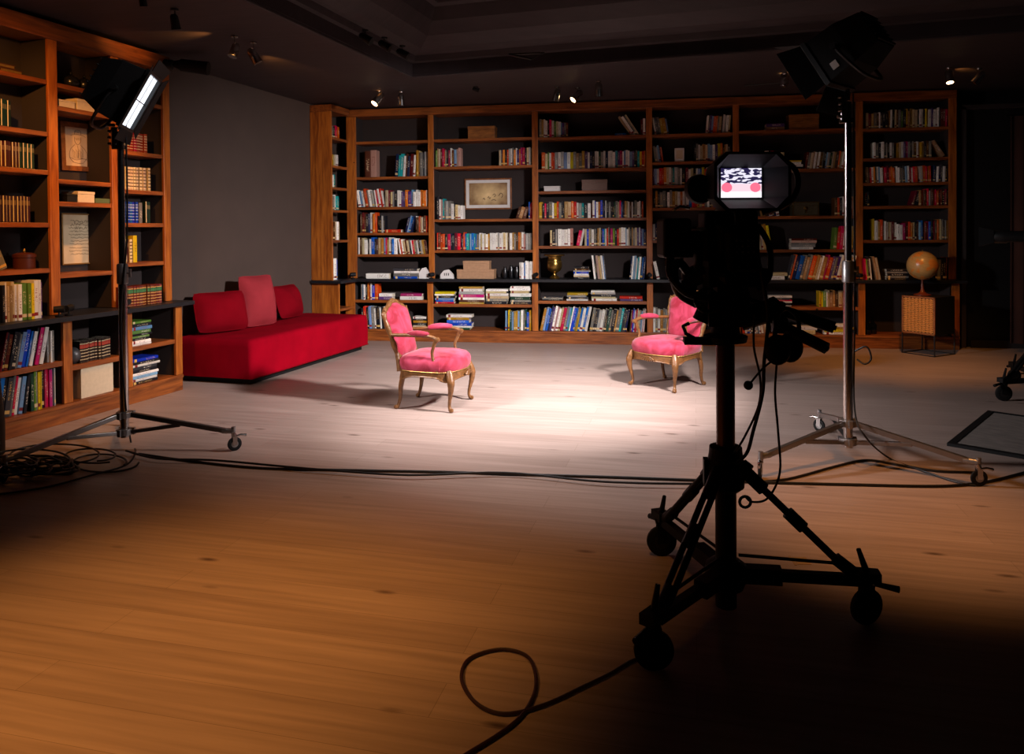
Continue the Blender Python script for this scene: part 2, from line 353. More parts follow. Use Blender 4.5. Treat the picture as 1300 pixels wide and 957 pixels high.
# ------------------------------------------------------------------ bookcases
def bookcase(name, label, mx, ups, shelves, lows, low_y, depth, top, wmx, ends=(None, None), zin=3.235, base=.17, ctop=.905, cbot=.865, nolow=()):
    t = thing(name, label, 'bookcase', mx)
    X0, X1 = ups[0][0], ups[-1][1]
    for a, b in ups:
        u_ = MB().box(a, b, 0, .028, ctop+.002, zin).build('upright', 'wood_v', t, bevel=.003)
        MB().box(a+.004, b-.004, .0285, depth, ctop+.002, zin).build('partition', 'back', u_)
        u_ = MB().box(a, b, low_y, low_y+.028, base+.002, cbot-.002).build('lower_post', 'wood_v', t, bevel=.003)
        MB().box(a+.004, b-.004, low_y+.0285, depth, base+.002, cbot-.002).build('partition', 'back', u_)
    for i, (z_list) in enumerate(shelves):
        a, b = ups[i][1], ups[i+1][0]
        for z in z_list: MB().box(a, b, .012, depth-.02, z-.038, z).build('shelf', 'wood_h', t, bevel=.002)
        for z in lows[i]: MB().box(a, b, low_y+.012, depth-.02, z-.042, z).build('shelf', 'wood_h', t, bevel=.002)
    MB().box(X0, X1, -.012, depth, zin+.001, top).build('cornice', 'wood_h', t, bevel=.004)
    MB().box(X0, X1, low_y, depth, 0, base-.03).box(X0, X1, low_y-.012, depth, base-.03, base).build('plinth', 'wood_h', t, bevel=.004)
    MB().box(X0, X1, depth-.018, depth, base+.002, zin).build('back_panel', 'back', t)
    return t
def bu(u, v=290): return yplane(u, v, 10.6).x
UPB = [(bu(440.8), bu(452.6)), (bu(544.1), bu(551.2)), (bu(676), bu(683.5)), (bu(820.8), bu(828.5)), (bu(930.4, 160), bu(938.2, 160)), (bu(1087, 260), bu(1095.6, 260)), (bu(1204.8, 200), bu(1214.5, 200))]
SHB = [[2.927, 2.404, 1.962, 1.581, 1.263], [2.932, 2.535, 1.769, 1.320], [2.922, 2.468, 2.155, 1.768, 1.375], [2.921, 2.538, 2.212, 1.900, 1.449], [2.940, 2.406, 1.768, 1.312], [2.926, 2.526, 2.200, 1.890, 1.435]]
LWB = [[.599], [.547], [.603], [], [.544], []]
YU, YL = 10.60, 10.50
bookcase('bookcase', 'long cherry wood bookcase of six bays along the back wall', Matrix.Translation((0, YU, 0)), UPB, SHB, LWB, -.10, .33, 3.40, None, zin=3.292, base=.173, ctop=.912, cbot=.868)
OU, OL = -5.56, -5.44
UPL = [(4.22, 4.30), (4.876, 4.963), (5.527, 5.618), (6.177, 6.267)]
SHL = [[2.883, 2.446, 2.124, 1.684, 1.302], [2.877, 2.684, 2.059, 1.867, 1.248], [2.877, 2.379, 2.009, 1.691, 1.311]]
LWL = [[.525], [.467], [.525]]
UPLx = [(3.57, 3.65)]+UPL; SHLx = [[2.883, 2.446, 2.124, 1.684, 1.302]]+SHL
bookcase('bookcase', 'cherry wood bookcase on the left wall behind the silver light stand', fr_left(0, OU), UPLx, SHLx, [[.525]]+LWL, -.12, .318, 3.375, None, zin=3.228, base=.16, ctop=.903, cbot=.858)
OC = -5.54
tc_ = thing('corner_bookcase', 'narrow cherry wood corner bookcase with a wide side panel behind the sofa', 'bookcase', fr_left(9.355, OC))
CS = [2.945, 2.545, 2.235, 1.913, 1.48]
MB().box(.0, .035, 0, .335, .912, 3.30).build('side_panel', 'wood_v', tc_, bevel=.003)
MB().box(0, .035, -.10, .335, .173, .868).build('lower_side_panel', 'wood_v', tc_, bevel=.003)
for z in CS: MB().box(.036, .49, .01, .33, z-.035, z).build('shelf', 'wood_h', tc_, bevel=.002)
MB().box(.036, .49, -.09, .33, .47, .505).build('shelf', 'wood_h', tc_, bevel=.002)
MB().box(0, .50, -.012, .335, 3.301, 3.40).build('cornice', 'wood_h', tc_, bevel=.003)
MB().box(0, .40, -.10, .335, 0, .172).build('plinth', 'wood_h', tc_, bevel=.003)
MB().box(.036, .49, .318, .335, .173, 3.30).build('back_panel', 'back', tc_)
# black worktop ledges
def ledge(name, mx, x0, x1, y0, y1, z0, z1, label):
    o = MB().box(x0, x1, y0, y1, z0, z1).build(name, 'counter', mxw=mx, bevel=.004); return tag(o, label, 'ledge')
ledge('worktop', Matrix.Translation((0, YU, 0)), UPB[0][0]+.02, UPB[-1][1]+.06, -.19, .309, .87, .911, 'long black ledge running across the back wall bookcase')
ledge('worktop', fr_left(0, OU), 3.57, 6.36, -.20, .297, .86, .902, 'black ledge along the left wall bookcase')
ledge('worktop', fr_left(9.355, OC), -.06, .385, -.17, .315, .87, .911, 'short black ledge of the corner bookcase behind the sofa')
# ------------------------------------------------------------------ books
BOOKS = []
ORD = ['', 'first', 'second', 'third', 'fourth', 'fifth', 'sixth', 'seventh', 'eighth', 'ninth', 'tenth', 'eleventh', 'twelfth', 'thirteenth', 'fourteenth', 'fifteenth', 'sixteenth', 'seventeenth', 'eighteenth', 'nineteenth', 'twentieth']
TENS = {2: 'twenty', 3: 'thirty', 4: 'forty', 5: 'fifty'}
def ordw(n):
    if n <= 20: return ORD[n]
    return {30: 'thirtieth', 40: 'fortieth', 50: 'fiftieth'}.get(n) or TENS[n//10]+'-'+ORD[n % 10]
# frames: (matrix maker, px->along)
def fr(code):
    if code == 'B': return Matrix.Translation((0, YU+.03, 0)), lambda u, v: yplane(u, v, YU+.03).x, YU
    if code == 'b': return Matrix.Translation((0, YL+.03, 0)), lambda u, v: yplane(u, v, YL+.03).x, YL
    if code == 'c': return Matrix.Translation((0, YL-.03, 0)), lambda u, v: yplane(u, v, YL-.03).x, YL
    o = {'L': OU, 'l': OL, 'M': OL+.0, 'C': OC}[code]-.03
    if code == 'M': o = OL-.0
    return fr_left(0, o), (lambda u, v: lplane(u, v, o).dot(A_)), None
ROWS = []
def row(code, z, u0, u1, hpx, cols, tilt=0, where='', hend=None, var=.07, dep=.16, v=None):
    F_, al, yy = fr(code)
    # row of the photo used to place the ends
    vz = v if v is not None else {'B': 290, 'b': 400, 'c': 350}.get(code, 250)
    x0, x1 = al(u0, vz), al(u1, vz)
    ROWS.append((code, z, x0, x1, hpx, cols, tilt, where, hend, var, dep))
def emit_rows():
    global seedc
    cnt = {}; tot = {}
    for r in ROWS:
        tot[r[7]] = tot.get(r[7], 0)+len(r[5].replace(' ', ''))
    for code, z, x0, x1, hpx, cols, tilt, where, hend, var, dep in ROWS:
        F_, al, yy = fr(code)
        ws = [(random.uniform(.6, 1.5) if not c.isupper() else 1.0) if c != ' ' else random.uniform(.8, 1.6) for c in cols]
        tot_w = sum(ws); L = x1-x0; x = x0
        mid = F_ @ Vector(((x0+x1)/2, 0, z)); dist = (mid-O_).dot(FX)
        tl = R(tilt)
        for i, (c, wt) in enumerate(zip(cols, ws)):
            adv = wt/tot_w*L
            if c != ' ':
                f = i/max(1, len(cols)-1)
                hp = hpx if hend is None else hpx+(hend-hpx)*f
                h = hp*dist/FPX*(1+(random.uniform(-var, var) if not c.isupper() else random.uniform(-.01, .01)))
                t = adv*math.cos(tl)-.0012
                cnt[where] = cnt.get(where, 0)+1
                h = h/math.cos(tl)*.99 if tilt else h
                # lean about the lower corner that carries the weight
                if tl >= 0: mx = F_ @ Matrix.Translation((x+adv-.0006+0, random.uniform(0, .028), z+.0008)) @ Matrix.Rotation(tl, 4, 'Y') @ Matrix.Translation((-t, 0, 0))
                else: mx = F_ @ Matrix.Translation((x+.0006, random.uniform(0, .028), z+.0008)) @ Matrix.Rotation(tl, 4, 'Y')
                BOOKS.append(dict(mx=mx, t=max(t, .006), h=h, d=min(dep+random.uniform(-.02, .02), .9*h), c=c, where=where, k=cnt[where], flat=False, area=(adv*h)/dist**2 * (.62 if code in 'LlMC' else 1)))
            x += adv
def stack(code, z, u0, u1, hpx, cols, where, v=None, dep=.17, ind=.0):
    F_, al, yy = fr(code); vz = v if v is not None else {'B': 290, 'b': 400, 'c': 350}.get(code, 250)
    x0, x1 = al(u0, vz), al(u1, vz); mid = F_ @ Vector(((x0+x1)/2, 0, z)); dist = (mid-O_).dot(FX)
    ws = [random.uniform(.7, 1.3) for c in cols]; H_ = hpx*dist/FPX; zz = z+.0008
    for i, (c, wt) in enumerate(zip(cols, ws)):
        t = wt/sum(ws)*H_; a = x0+random.uniform(0, .05)*(x1-x0); b = x1-random.uniform(0, .14)*(x1-x0)
        mx = F_ @ Matrix.Translation((a, random.uniform(-.006, .006), zz+t-.001)) @ Matrix.Rotation(math.pi/2, 4, 'Y')
        BOOKS.append(dict(mx=mx, t=t-.0015, h=b-a, d=dep, c=c, where=where, k=i+1, n=len(cols), flat=True, area=(t*(b-a))/dist**2*(.62 if code in 'LlMC' else 1)))
        zz += t
def book_geo(bm, uvl, b, seed, mx, ic, ip, cover=True, pages=True):
    t, h, d = b['t'], b['h'], b['d']; bt = min(.0028, t*.18)
    def q(vs, mi, uvs=None):
        f = bm.faces.new([bm.verts.new(mx @ Vector(v)) for v in vs]); f.material_index = mi
        for i, lo in enumerate(f.loops): lo[uvl].uv = (seed+uvs[i][0], uvs[i][1]) if uvs else (seed+.005, 0.0)
        return f
    if cover:
        xs = [(0, .004), (t*.2, .0008), (t*.8, .0008), (t, .004)]
        for (xa, ya), (xb, yb) in zip(xs, xs[1:]):
            ua, ub = .01+xa/t*.98, .01+xb/t*.98
            q([(xa, ya, 0), (xb, yb, 0), (xb, yb, h), (xa, ya, h)], ic, [(ua, 0), (ub, 0), (ub, 1), (ua, 1)])
        for xa, xb in ((0, bt), (t-bt, t)):
            q([(xa, .004, h), (xb, .004, h), (xb, d, h), (xa, d, h)], ic); q([(xa, .004, 0), (xa, d, 0), (xb, d, 0), (xb, .004, 0)], ic)
            q([(xa, d, 0), (xa, d, h), (xb, d, h), (xb, d, 0)], ic)
        q([(0, .004, 0), (0, .004, h), (0, d, h), (0, d, 0)], ic); q([(t, .004, 0), (t, d, 0), (t, d, h), (t, .004, h)], ic)
        q([(bt, .004, 0), (bt, .004, h), (bt, d, h), (bt, d, 0)], ic); q([(t-bt, .004, 0), (t-bt, d, 0), (t-bt, d, h), (t-bt, .004, h)], ic)
        q([(xs[0][0], .004, h), (xs[1][0], .0008, h), (xs[2][0], .0008, h), (xs[3][0], .004, h)], ic); q([(0, .004, 0), (t, .004, 0), (t*.8, .0008, 0), (t*.2, .0008, 0)], ic)
    if pages:
        a, c, e0, e1, g0, g1 = bt+.0001, t-bt-.0001, .0045, d-.004, .003, h-.003
        for vs in ([(a, e0, g1), (c, e0, g1), (c, e1, g1), (a, e1, g1)], [(a, e0, g0), (a, e1, g0), (c, e1, g0), (c, e0, g0)], [(a, e0, g0), (a, e0, g1), (a, e1, g1), (a, e1, g0)],
                   [(c, e0, g0), (c, e1, g0), (c, e1, g1), (c, e0, g1)], [(a, e1, g0), (a, e1, g1), (c, e1, g1), (c, e1, g0)], [(a, e0, g0), (c, e0, g0), (c, e0, g1), (a, e0, g1)]): q(vs, ip)
def book_label(b):
    n = PAL[b['c']][1]
    sz = 'tall ' if b['h'] > .3 and not b['flat'] else ('thin ' if b['t'] < .018 else ('thick ' if b['t'] > .045 else ''))
    if b['flat']:
        k, nn = b['k'], b['n']; p = 'lying alone' if nn == 1 else ('bottom of stack' if k == 1 else ('top of stack' if k == nn else ordw(k)+' up in stack'))
        return '%s%s book %s, %s' % (sz, n, p, b['where'])
    return '%s%s book, %s from left, %s' % (sz, n, ordw(b['k']), b['where'])
W = 'worktop shelf'
def bb(n): return '%s bay of back bookcase' % ['', 'first', 'second', 'third', 'fourth', 'fifth', 'sixth'][n]
def lb(n): return '%s bay of left bookcase' % ['', 'nearest', 'middle', 'far'][n]
SN = ['top shelf', 'second shelf', 'third shelf', 'fourth shelf', 'fifth shelf']
# --- back wall, bay 1
b1 = bb(1)
row('B', 2.404, 464, 478, 33, 'mi', 0, SN[1]+', '+b1); row('B', 2.404, 501, 527, 28, 'nttwmndw', 4, SN[1]+', '+b1); row('B', 2.404, 529, 543, 31, 'qcgxs', 0, SN[1]+', '+b1)
row('B', 1.962, 455, 488, 22, 'wlwrgwsgwpwrw', -9, SN[2]+', '+b1); row('B', 1.962, 489, 543, 20, 'cdcgkwwuuoulwwwooow', 0, SN[2]+', '+b1)
row('B', 1.581, 457, 478, 25, 'mdmknwor', 0, SN[3]+', '+b1); row('B', 1.581, 479, 488, 21, 'kksk', 0, SN[3]+', '+b1); row('B', 1.581, 513, 522, 20, 'nlbn', 14, SN[3]+', '+b1); row('B', 1.581, 527, 543, 20, 'wmoicwmo', 0, SN[3]+', '+b1)
stack('B', 1.581, 489, 511, 4, 'r', SN[3]+', '+b1)
row('B', 1.263, 454, 503, 20, 'wmcwkwbkmaalrqwbw', 0, SN[4]+', '+b1); row('B', 1.263, 507, 543, 18, 'wrwcdckwrcgwkwcqam', -8, SN[4]+', '+b1)
stack('c', .912, 464, 494, 6.5, 'w', W+', '+b1); stack('c', .912, 499, 534, 13, 'bgwx', W+', '+b1)
row('b', .599, 458, 472, 20, 'wlwkorw', 0, 'shelf below ledge, '+b1); row('b', .599, 472, 480, 19, 'br', 0, 'shelf below ledge, '+b1)
stack('b', .599, 481, 500, 8, 'uw', 'shelf below ledge, '+b1, dep=.15); stack('b', .599, 508, 537, 8, 'wp', 'right pile below ledge, '+b1)
row('b', .174, 459, 498, 27, 'krkklgwkkwkwrok', -3, 'bottom shelf, '+b1); stack('b', .174, 524, 543, 16, 'kckqkw', 'bottom shelf, '+b1)
# --- bay 2
b2 = bb(2)
row('B', 2.535, 553, 585, 22, 'eacdrrgkpwmlii', 0, SN[1]+', '+b2); row('B', 2.535, 634, 675, 21, 'cnokrswgowuoppkcsg', 0, SN[1]+', '+b2)
row('B', 1.769, 554, 587, 28, 'kwitgsgwkcww', 0, SN[2]+', '+b2, 17); row('B', 1.769, 654, 667, 14, 'mam', 18, SN[2]+', '+b2); row('B', 1.769, 671, 675.5, 20, 'bdr', 0, SN[2]+', '+b2)
row('B', 1.320, 554, 595, 21, 'rdrrkrnkdrndrbt', 0, SN[3]+', '+b2); row('B', 1.320, 596, 675, 21, 'lbtbgwcwcwqwwwwswwcwcmwagmoawisgg', 0, SN[3]+', '+b2)
row('c', .912, 659, 675, 22, 'wwlwww', 0, W+', '+b2)
stack('b', .547, 552, 579, 15, 'rblkwy', 'first pile below ledge, '+b2); stack('b', .547, 582, 616, 22, 'qmwpswa', 'second pile below ledge, '+b2)
stack('b', .547, 617, 646, 19, 'kgcwcw', 'third pile below ledge, '+b2); stack('b', .547, 647, 675, 23, 'kgvwcww', 'fourth pile below ledge, '+b2)
stack('b', .174, 566, 600, 19, 'vwbbqw', 'bottom shelf, '+b2); row('b', .174, 641, 674, 25, 'lnyvlaqlewgvbq', 1, 'bottom shelf, '+b2)
# --- bay 3
b3 = bb(3)
row('B', 2.922, 685, 722, 24, 'gawwkrwecwlugd', 0, SN[0]+', '+b3, 17); stack('B', 2.922, 781, 797, 3, 'b', SN[0]+', '+b3)
row('B', 2.922, 801, 813, 24, 'cwgc', -33, SN[0]+', '+b3, dep=.13); row('B', 2.922, 814, 820, 20, 'dw', 0, SN[0]+', '+b3)
row('B', 2.468, 688, 749, 21, 'rcewrrswslwygagauw', 0, SN[1]+', '+b3); row('B', 2.468, 749, 820, 21, 'nkwwvswnwwwltupwlwwlukktyro', 0, SN[1]+', '+b3)
row('B', 1.768, 684, 750, 20, 'qkrkgwyogxkacorwstkw', 0, SN[3]+', '+b3); row('B', 1.768, 751, 817, 21, 'dwbwobknwkgkkvgcrbnkacwmwksgwwkr', 0, SN[3]+', '+b3)
row('B', 1.375, 698, 707, 21, 'cks', 0, SN[4]+', '+b3); row('B', 1.375, 708, 727, 22, 'wwwwwi', 0, SN[4]+', '+b3); row('B', 1.375, 731, 738, 20, 'rw', 12, SN[4]+', '+b3)
row('B', 1.375, 742, 820, 22, 'cbagwgkackbtwrgkpekrcwwlwckagcuwuln', 0, SN[4]+', '+b3)
stack('c', .912, 728, 750, 16, 'kcwbsmk', W+', '+b3); row('c', .912, 754, 770, 30, 'wkiacwlx', -6, W+', '+b3); row('c', .912, 799, 818, 28, 'nwlwtwkbn', 5, W+', '+b3)
stack('b', .603, 688, 718, 5, 'kgx', 'first pile below ledge, '+b3); stack('b', .603, 719, 748, 10, 'wxsq', 'second pile below ledge, '+b3); stack('b', .603, 750, 784, 13, 'wcksw', 'third pile below ledge, '+b3); stack('b', .603, 786, 818, 6, 'ur', 'fourth pile below ledge, '+b3)
row('b', .174, 685, 745, 30, 'qlbnuwiwcrgltwbbaqbwbw', 12, 'bottom shelf, '+b3); row('b', .174, 748, 795, 28, 'gkxswgkvgkagtxxn', 10, 'bottom shelf, '+b3); row('b', .174, 799, 818, 28, 'mpbwprwcglwpwi', 5, 'bottom shelf, '+b3)
# --- bay 4
b4 = bb(4)
row('B', 2.921, 832, 850, 21, 'wxgqql', -9, SN[0]+', '+b4); row('B', 2.921, 897, 927, 22, 'wgulrogckwswc', 5, SN[0]+', '+b4)
row('B', 2.538, 832, 843, 20, 'gsldr', -8, SN[1]+', '+b4); row('B', 2.538, 882, 929, 21, 'kgwcaacllwuyokackk', 0, SN[1]+', '+b4)
row('B', 2.212, 829, 870, 22, 'ulwroocwgtsgwk', 0, SN[2]+', '+b4); row('B', 2.212, 871, 929, 21, 'dwckwlbyrwrowtkcbgaok', 0, SN[2]+', '+b4)
row('B', 1.900, 830, 929, 21, 'kqkggkwgqcwowswbrrycrgwkabwnrgocwk', 0, SN[3]+', '+b4)
row('B', 1.449, 829, 841, 20, 'wnbnb', 0, SN[4]+', '+b4); row('B', 1.449, 872, 905, 16, 'kwsgwxa', 0, SN[4]+', '+b4)
row('b', .174, 829, 875, 30, 'wgwagswgckwsw', 1, 'bottom shelf, '+b4); row('c', .912, 834, 838, 24, 'w', -12, W+', '+b4)
# --- bay 5
b5 = bb(5)
stack('B', 2.940, 972, 1000, 8.5, 'au', SN[0]+', '+b5)
row('B', 2.406, 942, 996, 22, 'maokcawmgwwpwaqc', 0, SN[1]+', '+b5); stack('B', 2.406, 997, 1020, 11, 'kwwy', SN[1]+', '+b5); row('B', 2.406, 1022, 1078, 21, 'dgcawawmgklsvcamocwowr', 8, SN[1]+', '+b5)
row('B', 1.768, 968, 990, 19, 'amkwunw', -9, SN[2]+', '+b5); row('B', 1.768, 1060, 1086, 23, 'mokwwgda', 0, SN[2]+', '+b5)
row('B', 1.312, 950, 957, 14, 'rd', 0, SN[3]+', '+b5); row('B', 1.312, 965, 980, 31, 'cwaqy', -8, SN[3]+', '+b5); stack('B', 1.312, 1004, 1037, 14, 'wsgid', SN[3]+', '+b5); row('B', 1.312, 1058, 1083, 28, 'errwwoca', 5, SN[3]+', '+b5)
row('c', .912, 940, 956, 17, 'rrkdo', 0, W+', '+b5); stack('c', .912, 972, 1000, 9, 'wc', W+', '+b5); row('c', .912, 1000, 1080, 30, 'xrnbgagoacwapruguwcaaw', 14, W+', '+b5)
stack('b', .544, 975, 1006, 14, 'skwrxw', 'shelf below ledge, '+b5); row('b', .544, 1040, 1086, 20, 'yyewcaamcackwwa', 0, 'shelf below ledge, '+b5)
row('b', .174, 943, 975, 24, 'rwbwkwsgwwac', -9, 'bottom shelf, '+b5); row('b', .174, 984, 998, 18, 'kwkgk', -14, 'bottom shelf, '+b5); stack('b', .174, 1002, 1040, 10, 'cw', 'left pile on bottom shelf, '+b5); stack('b', .174, 1046, 1084, 13, 'wyqw', 'bottom shelf, '+b5)
# --- bay 6
b6 = bb(6)
row('B', 2.926, 1100, 1127, 20, 'cdagmwxkk', 0, SN[0]+', '+b6); row('B', 2.926, 1129, 1203, 23, 'awkcmgekyaacckwwkyqwuwwwkddr', 1, SN[0]+', '+b6)
row('B', 2.526, 1110, 1136, 20, 'wgkwkgkwg', 0, SN[1]+', '+b6); row('B', 2.526, 1139, 1183, 20, 'qcwupgkgmwcqckmg', 0, SN[1]+', '+b6); row('B', 2.526, 1196, 1202, 20, 'a', -32, SN[1]+', '+b6, dep=.12)
row('B', 2.200, 1099, 1183, 20, 'mamrwogwlwordroomwwgwxlwrwrrwsoror', -2, SN[2]+', '+b6); row('B', 2.200, 1185, 1202, 21, 'nnwnxwk', 2, SN[2]+', '+b6)
row('B', 1.890, 1098, 1104, 19, 'kKk', 0, SN[3]+', '+b6); row('B', 1.890, 1157, 1166, 18, 'dk', 16, SN[3]+', '+b6); row('B', 1.890, 1167, 1204, 20, 'aommrsmorrddkKdk', 0, SN[3]+', '+b6)
row('B', 1.435, 1109, 1150, 26, 'qwaogwwccdwwwp', 0, SN[4]+', '+b6, 20); row('B', 1.435, 1151, 1204, 22, 'drockamlbndrbkrmoaccgkgq', 0, SN[4]+', '+b6, 26)
row('c', .912, 1100, 1108, 28, 'rekw', -5, W+', '+b6); row('c', .912, 1113, 1119, 28, 'ac', -10, W+', '+b6); stack('c', .912, 1125, 1156, 14, 'kgkgk', W+', '+b6); row('c', .912, 1180, 1203, 28, 'kgkxgkkd', 2, W+', '+b6)
# --- left bookcase
l1, l2, l3 = lb(1), lb(2), lb(3)
row('L', 2.446, -30, 17, 35, 'VVVVVVVVVV', 0, SN[1]+', '+l1, v=140); row('L', 2.124, -28, 44, 33, 'DDDDDDDDDDDVVVV', 0, SN[2]+', '+l1, v=200); row('L', 1.684, -30, 42, 34, 'UUUUUUUUUUUUUUU', 0, SN[3]+', '+l1, v=265)
row('L', 1.302, 4, 14, 31, 'g', -22, SN[4]+', '+l1, v=330, dep=.13)
row('l', .903, -30, 57, 49, 'bgetegxkwcacwweeywwu', 0, W+', '+l1, v=380, dep=.2)
row('l', .525, 0, 55, 46, 'dkdkkglbbwkpw', 12, 'shelf below ledge, '+l1, v=440, dep=.2); row('l', .525, 63, 71, 40, 'swg', 0, 'shelf below ledge, '+l1, v=440, dep=.2)
row('l', .16, -6, 34, 50, 'bkxgrwlk', 9, 'bottom shelf, '+l1, v=500, dep=.2); row('l', .16, 40, 72, 50, 'vegyykprpls', 0, 'bottom shelf, '+l1, v=500, dep=.2)
row('l', .467, 102, 143, 27, 'KKKKKKKKKKKK', 0, 'shelf below ledge, '+l2, v=430)
row('L', 2.379, 155, 163, 24, 'ggk', 0, SN[1]+', '+l3, v=185); row('L', 2.379, 164, 188, 24, 'QQQQQQ', 0, SN[1]+', '+l3, v=185)
row('L', 2.009, 154, 178, 29, 'CCCCCCCC', 0, SN[2]+', '+l3, v=225); row('L', 2.009, 180, 187, 29, 'CC', 0, SN[2]+', '+l3, v=225); row('L', 2.009, 189, 192, 29, 'C', 0, SN[2]+', '+l3, v=225)
row('L', 1.691, 151, 177, 27, 'BBBBBBBB', 0, SN[3]+', '+l3, v=270); row('L', 1.691, 178, 182, 27, 'g', 0, SN[3]+', '+l3, v=270); row('L', 1.691, 186, 193, 27, 'VV', 0, SN[3]+', '+l3, v=270)
row('L', 1.311, 153, 170, 30, 'CCCDC', 0, SN[4]+', '+l3, v=320); row('L', 1.311, 171, 176, 32, 'y', 0, SN[4]+', '+l3, v=320)
row('l', .903, 157, 208, 25, 'GGGGGGGGGGGGGGG', 0, W+', '+l3, v=370, dep=.13)
stack('l', .525, 167, 193, 31, 'wwkekelke', 'shelf below ledge, '+l3, v=420, dep=.2); stack('l', .16, 167, 204, 32, 'kwlwkxwkb', 'bottom shelf, '+l3, v=470, dep=.2)
# --- corner bookcase
cb = 'corner bookcase beside sofa'
for nm, z, n_, hp, cs in (('top shelf', 2.945, 0, 15, 'wgkro'), ('second shelf', 2.545, 0, 14, 'yqcw'), ('third shelf', 2.235, 0, 16, 'wwt'), ('fourth shelf', 1.913, 0, 18, 'wgwtt'), ('fifth shelf', 1.48, 0, 24, 'wmcwa')):
    ROWS.append(('C', z, 9.41, 9.41+.05*len(cs), hp, cs, 0, nm+', '+cb, None, .06, .15))
ROWS.append(('C', .912, 9.41, 9.60, 26, 'wwwb', 0, 'ledge, '+cb, None, .04, .18))

emit_rows()
BOOKS.sort(key=lambda b: -b['area'])
KEYS = sorted(PAL)
for i, b in enumerate(BOOKS[:300]):
    bm = bmesh.new(); uvl = bm.loops.layers.uv.new('UVMap'); book_geo(bm, uvl, b, i, Matrix(), 0, 0, True, False)
    bmesh.ops.recalc_face_normals(bm, faces=bm.faces)
    me = bpy.data.meshes.new('book'); bm.to_mesh(me); bm.free(); me.materials.append(BM[b['c']])
    root = thing('book', book_label(b), 'book', b['mx'], 'books '+('stacked ' if b['flat'] else '')+b['where'])
    o = bpy.data.objects.new('cover', me); COL.objects.link(o); o.parent = root
    bm = bmesh.new(); uvl = bm.loops.layers.uv.new('UVMap'); book_geo(bm, uvl, b, i, Matrix(), 0, 0, False, True)
    me = bpy.data.meshes.new('pages'); bm.to_mesh(me); bm.free(); me.materials.append(M['page'])
    o = bpy.data.objects.new('pages', me); COL.objects.link(o); o.parent = root
bm = bmesh.new(); uvl = bm.loops.layers.uv.new('UVMap')
for i, b in enumerate(BOOKS[300:]): book_geo(bm, uvl, b, 300+i, b['mx'], KEYS.index(b['c']), len(KEYS))
me = bpy.data.meshes.new('small_books'); bm.to_mesh(me); bm.free()
for kx in KEYS: me.materials.append(BM[kx])
me.materials.append(M['page'])
o = bpy.data.objects.new('books', me); COL.objects.link(o); tag(o, 'remaining smaller books of many colours filling the shelves of the bookcases', 'books'); o['kind'] = 'stuff'
print('BOOKS', len(BOOKS))
# ------------------------------------------------------------------ sofa and its cushions
def rbox_rings(cx, cy, hx, hy, zs, rc=.06, n=6):
    rings = []
    for z, ins in zs:
        ring = []
        for qx, qy, a0 in ((1, 1, 0), (-1, 1, 90), (-1, -1, 180), (1, -1, 270)):
            for k in range(n+1):
                a = R(a0+90*k/n); r = max(rc-ins*.3, .01)
                ring.append((cx+qx*(hx-ins-r)+r*math.cos(a), cy+qy*(hy-ins-r)+r*math.sin(a), z))
        rings.append(ring)
    return rings
SO_L, SO_D = 2.54, .99
so = thing('sofa', 'long low dark red velvet sofa on a black plinth against the taupe wall', 'sofa', fr_left(6.608, -4.868))
